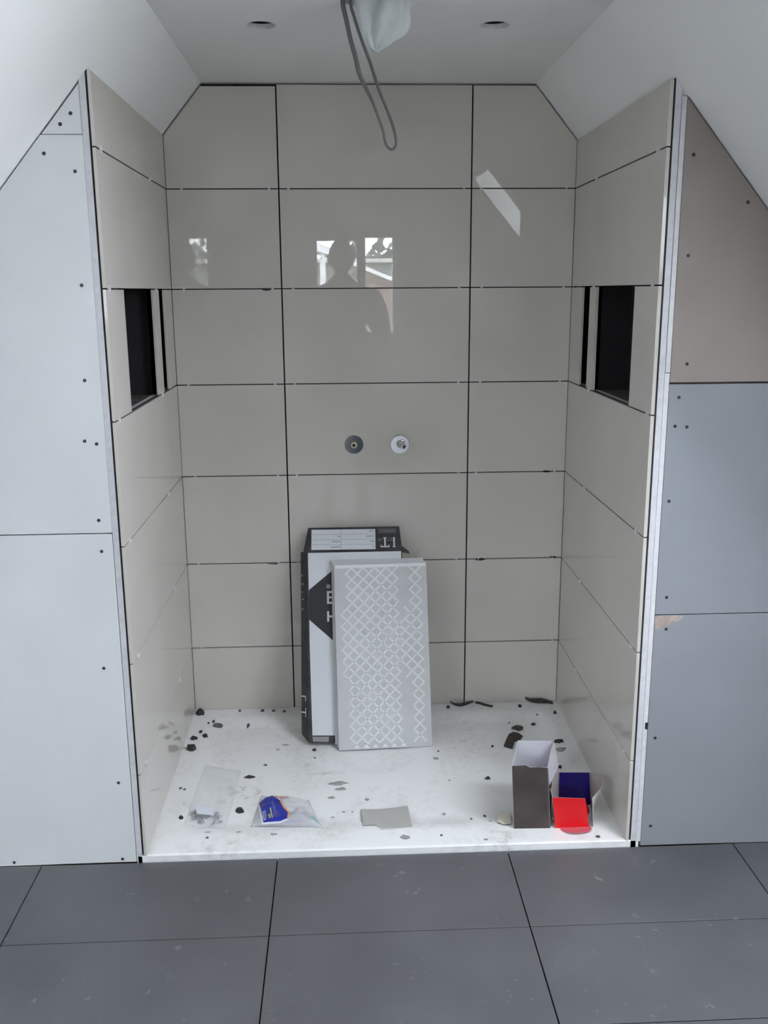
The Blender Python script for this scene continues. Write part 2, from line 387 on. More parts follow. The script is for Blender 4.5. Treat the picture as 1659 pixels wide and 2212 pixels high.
# spacers poking out of the joints of the back wall
bm = bmesh.new(); add_box(bm, (-0.0011, -0.0010, -0.0060), (0.0011, 0.004, 0.0060)); add_box(bm, (-0.004, 0.0006, -0.0011), (0.004, 0.004, 0.0011))
sp0 = mesh_obj('tile_spacer', bm, M['spacer'], wall_back); first = True
for k, z in enumerate(ZJ):
    for x in (-0.607, -0.335, -0.268, 0.270, 0.337, 0.603):
        if k == 0 and abs(x) < 0.4: continue
        o = sp0 if first else sp0.copy()
        if not first: COL.objects.link(o)
        first = False
        o.location = (x + random.uniform(-0.008, 0.008), YB, z)
def blob(name, cx, cz, rx, rz, m, parent, seed, y=YB - 0.0004):
    rnd = random.Random(seed); n = 18
    pts = []
    for k in range(n):
        a = 2 * math.pi * k / n; s = 0.7 + 0.5 * rnd.random()
        pts.append((cx + rx * s * math.cos(a), cz + rz * s * math.sin(a)))
    return prism(name, [pts], y, y + 0.001, FR_XZ, m, parent)
for i, (x, z, rx, rz) in enumerate([(-0.35, 1.476, 0.013, 0.0042), (0.568, 0.874, 0.014, 0.004), (-0.359, 0.570, 0.020, 0.004), (0.349, 0.571, 0.017, 0.005), (0.602, 0.574, 0.012, 0.004)]):
    blob('adhesive_smudge', x, z, rx, rz, M['adhesive'] if i not in (2,) else M['mortar_g'], wall_back, i)

def side_wall(nm, face, s):
    """s=-1 left, +1 right; board and tiles follow the slightly splayed face."""
    warp_t = lambda q: V3((face(q.y) + s * q.x, q.y, q.z))           # local x = depth behind the tile face
    zt = min(slope_l(face(0)) if s < 0 else slope_r(face(0)), slope_l(face(YB)) if s < 0 else slope_r(face(YB)))
    op1 = (0.184, 0.566); op2 = (0.650, 0.742) if s < 0 else (0.637, 0.737)
    hz0, hz1 = ZJ[3], ZJ[4]
    hl = [rect(op1[0] - 0.03, op1[1] + 0.035, hz0 + 0.0005, hz1 + 0.02), rect(op2[0] - 0.025, YB - 0.006, hz0 + 0.0005, hz1 + 0.02)]
    def pr(name, loops, w0, w1, m, parent, bev=0):
        bm = bmesh.new(); add_prism(bm, loops, w0, w1, FR_YZ, warp_t)
        if bev:
            bmesh.ops.recalc_face_normals(bm, faces=bm.faces[:]); bmesh.ops.bevel(bm, geom=bm.edges[:], offset=bev, segments=1, affect='EDGES', clamp_overlap=True)
        return mesh_obj(name, bm, m, parent)
    bx0, bx1 = (0.0127, 0.0262) if s < 0 else (0.0140, 0.0278)
    wall = struct(pr(nm, [rect(0.0, YB + 0.03, 0.0, zt + 0.0)] + hl, bx0, bx1, M['board_edge'], None))
    pr('adhesive_bed', [rect(0.0025, YB + 0.01, 0.042, zt - 0.004)] + hl, 0.0082 + (0.0012 if s > 0 else 0), bx0 - 0.0002, M['adhesive'], wall)
    for i, (z0, z1) in enumerate(rows):
        z1 = min(z1, zt - 0.006); jit = random.uniform(0, 0.0006)
        if i == 4:
            for y0, y1 in ((0.0, op1[0]), (op1[1], op2[0]), (op2[1], YB - 0.0015)):
                pr('wall_tile', [rect(y0, y1, z0, z1)], jit, 0.0078 + (0.0014 if s > 0 else 0), M['wall_tile'], wall, 0.0005)
        else:
            pr('wall_tile', [rect(jit, YB - 0.0015, z0, z1)], jit, 0.0078 + (0.0014 if s > 0 else 0), M['wall_tile'], wall, 0.0006)
    # cavities behind the openings
    for (a, b) in ((op1[0] - 0.03, op1[1] + 0.035), (op2[0] - 0.025, YB - 0.006)):
        bm = bmesh.new(); d0, d1 = 0.0090 + (0.0015 if s > 0 else 0), 0.115
        A = [warp_t(V3((d0, y, z))) for y, z in rect(a, b, hz0 - 0.0, hz1 + 0.03)]; B = [warp_t(V3((d1, y, z))) for y, z in rect(a, b, hz0 - 0.0, hz1 + 0.03)]
        av = [bm.verts.new(q) for q in A]; bv = [bm.verts.new(q) for q in B]
        bm.faces.new(bv)
        for k in range(4):
            f = bm.faces.new((av[k], av[(k + 1) % 4], bv[(k + 1) % 4], bv[k])); f.material_index = 1 if k == 0 else 0
        mesh_obj('cavity', bm, [M['void'], M['void_floor']], wall)
    # cross spacers in the joints
    bm = bmesh.new(); add_box(bm, (-0.0016, -0.008, -0.0012), (0.003, 0.008, 0.0012)); add_box(bm, (-0.0016, -0.0012, -0.007), (0.003, 0.0012, 0.007))
    sp = mesh_obj('tile_spacer', bm, M['spacer'], wall); f1 = True
    for k, z in enumerate(ZJ):
        for y in ((0.055, 0.61) if k not in (3, 4) else (0.03, 0.60)):
            o = sp if f1 else sp.copy()
            if not f1: COL.objects.link(o)
            f1 = False
            yy = y + random.uniform(-0.012, 0.012) + (0.005 if s > 0 else 0)
            o.location = (face(yy), yy, z)
    return wall
wall_left = side_wall('wall_left', face_l, -1)
wall_right = side_wall('wall_right', face_r, 1)

# ---- room walls either side of the alcove: plasterboards, screws, timber behind
def screw_mesh():
    bm = bmesh.new(); add_lathe(bm, [(0.0040, 0.0), (0.0036, -0.0006), (0.0018, -0.0002), (0.0016, 0.0012), (0.0001, 0.0012)], (0, 0, 0), (0, 1, 0), (1, 0, 0), 12)
    add_box(bm, (-0.0022, -0.0007, -0.0004), (0.0022, -0.0002, 0.0004)); add_box(bm, (-0.0004, -0.0007, -0.0022), (0.0004, -0.0002, 0.0022))
    return bm
sc0 = None
def add_screws(wall, pts):
    global sc0
    for x, z in pts:
        if sc0 is None: o = sc0 = mesh_obj('screw', screw_mesh(), M['screw'], wall)
        else: o = sc0.copy(); COL.objects.link(o); o.parent = wall
        o.location = (x, -0.0002, max(z, 0.032))
BT = 0.0125
def rear_of(x0, x1): return under_roof(rect(x0, x1, -0.02, 2.2), -0.02)
wfl = struct(prism('wall_front_left', [rear_of(-XK - 0.01, -0.671)], BT + 0.0002, 0.06, FR_XZ, M['timber']))
prism('plasterboard', [[(-0.6715, 0.0225), (-0.6715, 0.9065), (-XK, 0.9065), (-XK, 0.0225)]], 0.0, BT, FR_XZ, M['board_l'], wfl, 0.0008)
tri = rect(-0.762, -0.6705, 1.806, 2.0)
b2 = under_roof(rect(-XK, -0.6702, 0.9095, 2.2), 0.003); b2 = clip(b2, 0, 1, 1.8045)
prism('plasterboard', [b2], 0.0, BT, FR_XZ, M['board_l'], wfl, 0.0008)
prism('plasterboard_offcut', [under_roof(tri, 0.004)], 0.0006, BT, FR_XZ, M['board_l'], wfl, 0.0006)
add_screws(wfl, [(-0.692, 1.848), (-0.716, 1.826), (-0.756, 1.766), (-0.692, 1.729), (-0.697, 1.486), (-0.707, 1.273), (-0.7, 0.941), (-0.699, 0.864), (-0.716, 0.564), (-0.702, 0.251), (-0.707, 0.023), (-0.985, 0.021), (-0.718, 1.132), (-0.691, 1.125)])
wfr = struct(prism('wall_front_right', [rear_of(0.664, XK + 0.01)], BT + 0.0002, 0.06, FR_XZ, M['timber']))
prism('plasterboard', [rect(0.6612, XK, 0.0225, 0.6705)], 0.0, BT, FR_XZ, M['board_r'], wfr, 0.0008)
prism('plasterboard', [rect(0.6612, XK, 0.6730, 1.2490)], 0.0, BT, FR_XZ, M['board_r'], wfr, 0.0008)
prism('plasterboard', [clip(under_roof(rect(0.6612, XK, 1.2535, 2.2), 0.003), 0, -1, -1.2535)], 0.0, BT, FR_XZ, M['board_pink'], wfr, 0.0012)
add_screws(wfr, [(0.683, 1.763), (0.816, 1.661), (0.686, 1.544), (0.7, 1.297), (0.686, 1.218), (0.681, 1.149), (0.71, 1.147), (0.678, 0.965), (0.688, 0.718), (0.692, 0.634), (0.682, 0.335), (0.685, 0.08)])
prism('board_edge_strip', [rect(0.6493, 0.6603, 1.277, 1.885)], -0.001, 0.05, FR_XZ, M['gypsum'], wfr, 0.0006)
prism('board_edge_strip', [rect(0.6483, 0.6601, 0.036, 1.2755)], -0.0006, 0.05, FR_XZ, M['gypsum'], wfr, 0.0006)
st = [(0.662, 0.6685), (0.690, 0.670), (0.716, 0.6695), (0.735, 0.666), (0.728, 0.660), (0.720, 0.652), (0.706, 0.656), (0.700, 0.645), (0.688, 0.643), (0.680, 0.634), (0.664, 0.636)]
prism('torn_paper_patch', [st], -0.0004, 0.001, FR_XZ, M['paper_stain'], wfr)
prism('notch_shade_plate', [[(0.6535, 0.362), (0.660, 0.360), (0.6605, 0.380), (0.6535, 0.379)]], -0.0018, 0.0, FR_XZ, M['void'], wfr)  # dark plate on the strip, stands in for the shade of a notch

# ================================================================== THE THINGS
# ---- shower tray: one moulded height field with rim, basin and a shallow dish round the drain
TX0, TX1, TY0, TY1 = -0.6665, 0.6545, 0.0, YB + 0.010
RIM, BAS = 0.0385, 0.0270
def tray_z(x, y):
    cx, cy, hx, hy, r = -0.0075, 0.4525, 0.5925, 0.3675, 0.085
    dx, dy = abs(x - cx) - (hx - r), abs(y - cy) - (hy - r)
    d = math.hypot(max(dx, 0), max(dy, 0)) + min(max(dx, dy), 0) - r           # <0 inside basin
    t = min(1, max(0, (d + 0.085) / 0.085)); t = t * t * (3 - 2 * t)
    z = BAS + (RIM - BAS) * t
    rr = math.hypot(x + 0.03, (y - 0.55))
    z -= 0.004 * max(0, 1 - rr / 0.5) * (1 - t)
    if rr < 0.13: z -= 0.003 * min(1, (0.13 - rr) / 0.03)
    return z
bm = bmesh.new(); NX, NY = 132, 92
xs = [TX0 + (TX1 - TX0) * i / NX for i in range(NX + 1)]; ys = [TY0 + (TY1 - TY0) * j / NY for j in range(NY + 1)]
g = [[bm.verts.new((x, y, tray_z(x, y) - (0.0012 if (j == 0) else 0))) for j, y in enumerate(ys)] for x in xs]
for i in range(NX):
    for j in range(NY): bm.faces.new((g[i][j], g[i + 1][j], g[i + 1][j + 1], g[i][j + 1]))
bnd = [g[i][0] for i in range(NX + 1)] + [g[NX][j] for j in range(1, NY + 1)] + [g[i][NY] for i in range(NX - 1, -1, -1)] + [g[0][j] for j in range(NY - 1, 0, -1)]
low = [bm.verts.new((v.co.x, v.co.y, -0.030)) for v in bnd]
for k in range(len(bnd)): bm.faces.new((bnd[k], low[k], low[(k + 1) % len(bnd)], bnd[(k + 1) % len(bnd)]))
tray = mesh_obj('tray_body', bm, M['tray'])
for f in tray.data.polygons: f.use_smooth = abs(f.normal.z) > 0.5
tr = empty('shower_tray', (0, 0, -0.030)); tag(tr, 'low white acrylic shower tray dirty with mortar crumbs, filling the alcove floor', 'shower tray')
tray.parent = tr; tray.location.z = 0.030
bm = bmesh.new(); add_lathe(bm, [(0.055, 0.0), (0.053, 0.004), (0.045, 0.006), (0.0005, 0.0065)], (-0.03, 0.66, tray_z(-0.03, 0.66) + 0.0305), (0, 0, 1), (1, 0, 0), 32)
mesh_obj('drain_cover', bm, M['chrome'], tr, True)

# ---- chrome pipe covers with stubs
def pipe_cover(x, z, label, eccentric):
    t = empty('pipe_cover', (x, YB, z)); tag(t, label, 'pipe cover', 'chrome pipe covers on the back wall')
    bm = bmesh.new(); add_lathe(bm, [(0.0315, 0.0), (0.0315, -0.004), (0.0304, -0.0056), (0.0105, -0.0056), (0.0095, -0.0056), (0.0095, 0.0)], (0, 0, 0), (0, 1, 0), (1, 0, 0), 48)
    fo = mesh_obj('flange', bm, M['chrome'], t); fo.rotation_euler = (math.radians(6.0), 0, 0) if eccentric else (0, 0, 0); fo.location.y = -0.003 if eccentric else 0.0
    ox, oz = (0.006, -0.003) if eccentric else (0.0, 0.0)
    bm = bmesh.new(); add_lathe(bm, [(0.0098, 0.0), (0.0098, -0.020), (0.0090, -0.0215), (0.0045, -0.0215), (0.0045, -0.006), (0.0003, -0.006)], (0, 0, 0), (0, 1, 0), (1, 0, 0), 32)
    mesh_obj('pipe_stub', bm, M['brass'] if not eccentric else M['chrome'], t, True)
    for k in range(3):
        bm = bmesh.new(); add_lathe(bm, [(0.0099, -0.0115 - 0.003 * k), (0.0108, -0.0125 - 0.003 * k), (0.0099, -0.0135 - 0.003 * k)], (0, 0, 0), (0, 1, 0), (1, 0, 0), 32); mesh_obj('thread', bm, M['brass'], t, True)
    if eccentric:
        bm = bmesh.new(); add_tube(bm, [(0.000, -0.018, 0.0), (0.004, -0.026, -0.001), (0.0085, -0.030, -0.002), (0.0105, -0.040, -0.0025)], [0.0095, 0.0090, 0.0085, 0.0082], 24, caps=True)
        mesh_obj('offset_connector', bm, M['chrome'], t, True)
        bm = bmesh.new(); add_lathe(bm, [(0.0042, 0.0), (0.0042, 0.0006), (0.0002, 0.0006)], (0.0106, -0.0402, -0.0026), (0, -1, 0), (1, 0, 0), 20); mesh_obj('bore_shade_disc', bm, M['void'], t)  # dark disc on the capped end, in place of shade inside the connector
    else:
        bm = bmesh.new(); add_lathe(bm, [(0.0044, 0.0), (0.0044, 0.0006), (0.0002, 0.0006)], (0, -0.0218, 0), (0, -1, 0), (1, 0, 0), 20); mesh_obj('bore_shade_disc', bm, M['void'], t)  # dark disc over the stub mouth, in place of shade inside the pipe
pipe_cover(-0.0785, 0.975, 'darker left chrome pipe cover with a straight brass stub on the tiled wall', False)
pipe_cover(0.0735, 0.974, 'bright right chrome pipe cover with an offset connector on the tiled wall', True)

# ---- spare tile carton leaning on the back wall (black and white, printed)
bx = empty('tile_carton', (-0.242, 0.606, 0.0385), (math.radians(-17.0), 0, math.radians(-1.0)))
tag(bx, 'black and white printed tile carton standing on end against the back wall', 'carton')
BW, BH, BD = 0.312, 0.622, 0.045
cs = [(0, 0), (BW, 0), (BW + 0.004, BD), (-0.034, BD), (-0.031, 0.036)]
bm = bmesh.new(); add_prism(bm, [cs], 0.0, BH, FR_XY)
for v in bm.verts:                                                     # crushed bottom corner of the bulging side
    if v.co.z < 0.01 and v.co.x < -0.02: v.co.z += 0.022; v.co.x += 0.008
    if v.co.z > 0.6 and v.co.x < -0.02: v.co.x += 0.010
mesh_obj('carton_body', bm, M['black_card'], bx)
def carton_panel(name, poly, m, y=-0.0008):
    return prism(name, [poly], y, y + 0.0006, FR_XZ, m, bx)
wt = carton_panel('front_panel', [(0.012, 0.024), (0.2, 0.021), (0.2, 0.030), (BW - 0.004, 0.030), (BW - 0.002, BH - 0.002), (0.003, BH - 0.004), (0.006, 0.3)], M['white_card'])
dia = clip(clip([(-0.052, 0.45), (0.15, 0.27), (0.352, 0.45), (0.16, 0.606), (0.14, 0.606)], -1, 0, -0.0045), 1, 0, BW - 0.004); dia = clip(dia, 0, 1, 0.575)
dm = prism('printed_diamond', [dia], -0.0013, -0.0009, FR_XZ, M['black'], wt)
for nm, bars in (('letter_t', [(0.064, 0.0705, 0.392, 0.426), (0.0705, 0.125, 0.4055, 0.4125)]), ('letter_m', [(0.064, 0.0705, 0.450, 0.492), (0.0705, 0.125, 0.450, 0.4565), (0.0705, 0.125, 0.468, 0.474), (0.0705, 0.125, 0.4855, 0.492)])):
    bm = bmesh.new()
    for (u0, u1, v0, v1) in bars: add_prism(bm, [rect(u0, u1, v0, v1)], -0.0017, -0.0013, FR_XZ)
    mesh_obj(nm, bm, M['print_white'], wt)
prism('registered_mark', [circle(0.069, 0.507, 0.0075, 16)], -0.0017, -0.0014, FR_XZ, M['print_grey'], wt)
bm = bmesh.new(); add_prism(bm, [[(0.014, 0.004), (0.064, 0.002), (0.066, 0.019), (0.012, 0.020)]], -0.0009, -0.0003, FR_XZ); mesh_obj('torn_bottom_edge', bm, M['print_grey'], bx)
# lettering on the black side (bulging panel between (0,0) and (-0.031,0.045))
sd = V3((-0.031, 0.036, 0)).normalized()
bm = bmesh.new()
So = V3((-0.004, 0.0048, 0.0)); sn = V3((-0.036, -0.031, 0)).normalized()
def side_bar(bm, a0, a1, z0, z1):
    P = [So + sd * a0 + V3((0, 0, z0)), So + sd * a1 + V3((0, 0, z0)), So + sd * a1 + V3((0, 0, z1)), So + sd * a0 + V3((0, 0, z1))]
    bm.faces.new([bm.verts.new(p + sn * 0.0012) for p in P])
bm.free()
for bars in ([(0.006, 0.030, 0.146, 0.151), (0.005, 0.009, 0.133, 0.1461)], [(0.006, 0.030, 0.094, 0.099), (0.0058, 0.0095, 0.082, 0.112)]):
    bm = bmesh.new()
    for b_ in bars: side_bar(bm, *b_)
    mesh_obj('side_letter', bm, M['print_white'], bx, recalc=False)
for z in (0.54, 0.513, 0.487, 0.463, 0.43):
    bm = bmesh.new(); side_bar(bm, 0.012 + 0.006 * random.random(), 0.022 + 0.006 * random.random(), z, z + 0.009 * random.uniform(0.5, 1)); mesh_obj('side_mark', bm, M['print_grey'], bx, recalc=False)
# raised end flap with a white form and upside-down letters
fl = empty('end_flap', (0.0, 0.0, BH)); fl.parent = bx; fl.rotation_euler = (math.radians(-18), 0, 0)
FW = BW - 0.006
bm = bmesh.new(); add_prism(bm, [[(-0.012, 0.001), (BW + 0.002, 0.001), (BW - 0.006, 0.086), (0.003, 0.084)]], 0.0, 0.003, FR_XZ)
fb = mesh_obj('flap_board', bm, M['black_card'], bx); fb.location = (0, 0, BH); fb.rotation_euler = fl.rotation_euler
bpy.data.objects.remove(fl)
def flap_part(name, bm, m, recalc=True):
    return mesh_obj(name, bm, m, fb, recalc=recalc)
bm = bmesh.new(); add_prism(bm, [rect(0.014, 0.226, 0.006, 0.077)], -0.0006, -0.0001, FR_XZ); flap_part('printed_form', bm, M['white_card'])
bm = bmesh.new()
for k in range(1, 4): add_prism(bm, [rect(0.016, 0.224, 0.006 + 0.0178 * k - 0.0005, 0.006 + 0.0178 * k + 0.0005)], -0.0009, -0.0007, FR_XZ)
add_prism(bm, [rect(0.112, 0.1132, 0.006, 0.077)], -0.0009, -0.0007, FR_XZ)
for (u0, u1, v) in [(0.205, 0.222, 0.070), (0.195, 0.222, 0.052), (0.208, 0.222, 0.034), (0.215, 0.222, 0.016), (0.100, 0.110, 0.052), (0.082, 0.110, 0.034), (0.078, 0.110, 0.015)]: add_prism(bm, [rect(u0, u1, v - 0.0015, v + 0.0015)], -0.0009, -0.0007, FR_XZ)
flap_part('form_lines', bm, M['print_grey'])
bm = bmesh.new()
def q(u0, u1, v0, v1): add_prism(bm, [rect(u0, u1, v0, v1)], -0.0007, -0.0002, FR_XZ)
q(0.255, 0.2605, 0.012, 0.047); q(0.243, 0.2725, 0.012, 0.0165); q(0.243, 0.246, 0.012, 0.021); q(0.2695, 0.2725, 0.012, 0.021); q(0.251, 0.2645, 0.045, 0.047)   # T, upside down
q(0.285, 0.2905, 0.012, 0.047); q(0.2825, 0.293, 0.012, 0.0145)                                                                                                # L, upside down
flap_part('lettering', bm, M['print_white'])
bm = bmesh.new(); q(0.270, 0.285, 0.043, 0.047); q(0.234, 0.250, 0.034, 0.044); q(0.264, 0.272, 0.034, 0.040); q(0.276, 0.283, 0.034, 0.046); flap_part('faint_lettering', bm, M['print_dim'])
bm = bmesh.new(); q(0.236, 0.296, 0.062, 0.078); flap_part('faint_band', bm, M['print_dim'])
bm = bmesh.new(); add_prism(bm, [rect(0.252, 0.288, 0.069, 0.0715)], -0.0011, -0.0008, FR_XZ); flap_part('olive_line', bm, M['print_olive'])
bm = bmesh.new(); add_prism(bm, [[(BW, 0.0), (BW + 0.028, -0.006), (BW + 0.024, 0.004), (BW - 0.001, 0.022)]], 0.012, 0.014, FR_XZ); sf = mesh_obj('side_flap', bm, M['black_card'], bx); sf.location.z = BH - 0.005

# ---- three spare tiles leaning on the carton, keyed backs towards the room
def lattice_bm(wd, ht):
    bm = bmesh.new(); P = 0.0378; hw = 0.0026
    def ok(u, v):
        if not (0.015 < u < 0.995 and 0.022 < v < 0.965): return False
        if 0.25 < v < 0.63:
            if 0.39 < v < 0.5: return u > 0.045
            return u > 0.085 and not (0.715 < u < 0.775 and (v < 0.3 or v > 0.55))
        return (0.145 < u < 0.715 or u > 0.785)
    n = int(ht / P * 2) + 4
    for i in range(-2, int(wd / P * 2) + 3):
        for j in range(-2, n):
            for d in (1, -1):
                x0, z0 = i * P / 2, j * P / 2
                if (i + j) % 2: continue
                x1, z1 = x0 + P / 2, z0 + d * P / 2
                mx, mz = (x0 + x1) / 2, (z0 + z1) / 2
                if not ok(mx / wd, 1 - mz / ht): continue
                if max(x0, x1) > wd - 0.001 or min(x0, x1) < 0.001 or min(z0, z1) < 0.003 or max(z0, z1) > ht - 0.003: continue
                L = math.hypot(x1 - x0, z1 - z0); ux, uz = (x1 - x0) / L, (z1 - z0) / L; px, pz = -uz * hw, ux * hw
                ex, ez = ux * hw * 0.8, uz * hw * 0.8
                add_prism(bm, [[(x0 - px - ex, z0 - pz - ez), (x1 - px + ex, z1 - pz + ez), (x1 + px + ex, z1 + pz + ez), (x0 + px - ex, z0 + pz - ez)]], -0.0009, 0.0002, FR_XZ)
    add_prism(bm, [rect(0.004, wd - 0.002, ht - 0.012, ht - 0.002)], -0.0006, 0.0002, FR_XZ)
    for k in range(6):
        xx = wd * (0.16 + 0.1 * k); add_prism(bm, [[(xx, 0.004), (xx + 0.02, 0.004), (xx + 0.012, 0.014), (xx + 0.007, 0.014)]], -0.0008, 0.0002, FR_XZ)
    return bm
def spare_tile(x, y, lean, yaw, label, lat, dz=0.0):
    t = empty('spare_tile', (x, y, tray_z(x, y) + 0.0012 + dz), (math.radians(lean), 0, math.radians(yaw)))
    tag(t, label, 'tile', 'spare tiles leaning on the carton')
    bm = bmesh.new(); add_prism(bm, [rect(0, 0.303, 0, 0.598)], 0, 0.0085, FR_XZ)
    for f in bm.faces: f.material_index = 1
    bm.faces.ensure_lookup_table()
    mesh_obj('tile_body', bm, [M['tile_edge'], M['tile_back']], t)
    if lat: mesh_obj('back_ridges', lattice_bm(0.303, 0.598), M['tile_ridge'], t)
    bm = bmesh.new(); add_prism(bm, [rect(0.001, 0.302, 0.001, 0.597)], 0.0085, 0.0092, FR_XZ); mesh_obj('glazed_face', bm, M['wall_tile'], t)
spare_tile(-0.1435, 0.571, -16.2, 2.6, 'front spare tile with its grey back and white lattice ridges showing', True, 0.003)
spare_tile(-0.1490, 0.5825, -16.35, 2.0, 'middle spare tile, mostly hidden behind the lattice-backed tile', False, 0.006)
spare_tile(-0.1560, 0.5935, -16.5, 1.2, 'rearmost spare tile, sticking out at the top left between lattice tile and carton', False, 0.012)

# ---- cartons and card on the tray
def panel_bm(bm, pts, th, mo, mi_):
    """sheet from 4+ coplanar points: front face (outer) material mo, back face mi_"""
    pts = [V3(p) for p in pts]; n = (pts[1] - pts[0]).cross(pts[2] - pts[0]).normalized()
    a = [bm.verts.new(p + n * th / 2) for p in pts]; b = [bm.verts.new(p - n * th / 2) for p in pts]
    f = bm.faces.new(a); f.material_index = mo; f = bm.faces.new(b[::-1]); f.material_index = mi_
    k = len(pts)
    for i in range(k): bm.faces.new((a[(i + 1) % k], a[i], b[i], b[(i + 1) % k])).material_index = mi_
def panel(name, pts, mats, parent, th=0.0014, mo=0, mi_=1):
    bm = bmesh.new(); panel_bm(bm, pts, th, mo, mi_); return mesh_obj(name, bm, mats, parent, recalc=False)
zt = 0.0350
tb = empty('open_carton', (0.39, 0.14, zt)); tag(tb, 'tall dark brown open carton with pale inside standing on the tray', 'carton')
def L(o, pts): return [V3(p) - V3(o.location) for p in pts]
A, B = V3((0.334, 0.074, zt)), V3((0.433, 0.071, zt)); K = V3((0.033, 0.135, 0)); H = 0.192
up = V3((-0.010, 0.0, H)); upr = V3((-0.013, 0, H - 0.008))
bl = [M['brown_card'], M['lavender_card']]
panel('front_panel', L(tb, [A, B, B + upr, B + upr + V3((-0.02, 0, 0.004)), A + up + V3((0.048, 0, -0.006)), A + up + V3((0.036, 0, 0.001)), A + up]), bl, tb)
panel('back_panel', L(tb, [B + K, A + K, A + K + V3((-0.002, 0, H + 0.004)), B + K + V3((-0.002, 0, H + 0.002))]), bl, tb)
panel('side_panel', L(tb, [A + K, A, A + up, A + K + V3((-0.002, 0, H + 0.004))]), bl, tb)
panel('side_panel', L(tb, [B, B + K, B + K + V3((-0.002, 0, H + 0.002)), B + upr]), bl, tb)
panel('base_panel', L(tb, [A + V3((0.001, 0.001, 0.001)), A + K + V3((0.001, -0.001, 0.001)), B + K + V3((-0.001, -0.001, 0.001)), B + V3((-0.001, 0.001, 0.001))]), bl, tb)
t1, t2 = B + upr + V3((0.002, 0.006, 0)), B + K + V3((0.0, -0.003, H + 0.001))
panel('side_flap', L(tb, [t2, t1, t1 + V3((0.007, 0.004, -0.056)), t2 + V3((0.008, -0.03, -0.06))]), [M['lavender_card'], M['lavender_card']], tb)

rb = empty('red_carton', (0.50, 0.12, zt)); tag(rb, 'small open carton with bright red front and navy blue inside, at the tray edge', 'carton')
A, B = V3((0.447, 0.070, zt)), V3((0.541, 0.068, zt)); C2, D2 = V3((0.576, 0.185, zt)), V3((0.483, 0.190, zt)); H = 0.098
At, Bt = A + V3((-0.011, -0.002, H)), B + V3((-0.016, -0.002, H - 0.005)); Ct, Dt = C2 + V3((-0.008, 0.004, H + 0.003)), D2 + V3((-0.001, 0.004, H + 0.003))
panel('front_panel', L(rb, [A, B, Bt, At]), [M['red_card'], M['grey_card']], rb)
panel('back_panel', L(rb, [C2, D2, Dt, Ct]), [M['grey_card'], M['blue_card']], rb)
def curved_side(name, p0, p1, q1, q0, out, mats):                       # side panel with a rounded, outward curling free edge
    bm = bmesh.new(); n = 10; cols_ = []
    for i in range(n + 1):
        t = i / n; base = p0.lerp(p1, t); top = q0.lerp(q1, t); b = math.sin(math.pi * t)
        cols_.append([bm.verts.new(L(rb, [base.lerp(top, s) + V3((out * b * s * s, 0, 0.018 * b * s))])[0]) for s in (0, 0.35, 0.7, 1.0)])
    for i in range(n):
        for k in range(3): bm.faces.new((cols_[i][k], cols_[i + 1][k], cols_[i + 1][k + 1], cols_[i][k + 1]))
    o = mesh_obj(name, bm, mats, rb, True)
    md = o.modifiers.new('thickness', 'SOLIDIFY'); md.thickness = 0.0012
    return o
curved_side('side_panel', A + V3((0, 0.001, 0)), D2, Dt, At + V3((0.001, 0.002, 0)), -0.022, M['grey_card'])
curved_side('side_panel', B + V3((0.010, 0.001, 0)), C2, Ct, Bt + V3((0.020, 0.002, 0.0)), 0.040, M['grey_card'])
panel('base_panel', L(rb, [A + V3((0.001, 0.001, 0.0012)), D2 + V3((0.001, -0.001, 0.0012)), C2 + V3((-0.001, -0.001, 0.0012)), B + V3((-0.001, 0.001, 0.0012))]), [M['grey_card'], M['red_card']], rb)
bm = bmesh.new(); n = 14; ring = []
for k in range(n + 1):
    a = math.pi * k / n; x = 0.502 - 0.043 * math.cos(a); y = 0.067 - 0.036 * math.sin(a)
    ring.append(bm.verts.new(L(rb, [(x, y, 0.0395 + 0.007 * math.sin(a) ** 2)])[0]))
bm.faces.new(ring); o = mesh_obj('front_tongue', bm, M['pink_card'], rb); md = o.modifiers.new('thickness', 'SOLIDIFY'); md.thickness = 0.0016

def thing_sheet(name, pts, z_fn, th, mats, label, cat, group=None):
    bm = bmesh.new()
    a = [bm.verts.new((x, y, z_fn(x, y) + th)) for x, y in pts]; b = [bm.verts.new((x, y, z_fn(x, y))) for x, y in pts]
    bm.faces.new(a).material_index = 0; bm.faces.new(b[::-1]).material_index = 1
    k = len(pts)
    for i in range(k): bm.faces.new((a[(i + 1) % k], a[i], b[i], b[(i + 1) % k])).material_index = 1
    cx = sum(p[0] for p in pts) / k; cy = sum(p[1] for p in pts) / k; cz = min(v.co.z for v in bm.verts)
    for v in bm.verts: v.co -= V3((cx, cy, cz))
    o = mesh_obj(name, bm, mats); o.location = (cx, cy, cz); tag(o, label, cat, group); return o
card = [(-0.081, 0.211), (-0.045, 0.2085), (-0.016, 0.210), (0.020, 0.215), (0.053, 0.222), (0.058, 0.099), (-0.029, 0.088), (-0.043, 0.116), (-0.077, 0.116)]
thing_sheet('card_scrap', card, lambda x, y: tray_z(x, 0.21) + 0.001 + 0.075 * max(0, 0.205 - y), 0.003, [M['scrap_card'], M['brown_card']], 'flat grey cardboard scrap with a notched corner, lying on the front of the tray', 'cardboard')
sh_b = [(0.390, 0.566), (0.405, 0.608), (0.421, 0.646), (0.438, 0.661), (0.454, 0.652), (0.464, 0.630), (0.449, 0.603), (0.431, 0.596), (0.415, 0.547)]
thing_sheet('card_shard', sh_b, lambda x, y: tray_z(x, y) + 0.0008, 0.004, [M['brown_card'], M['brown_card']], 'larger dark brown torn card piece on the tray behind the tall brown carton', 'cardboard')
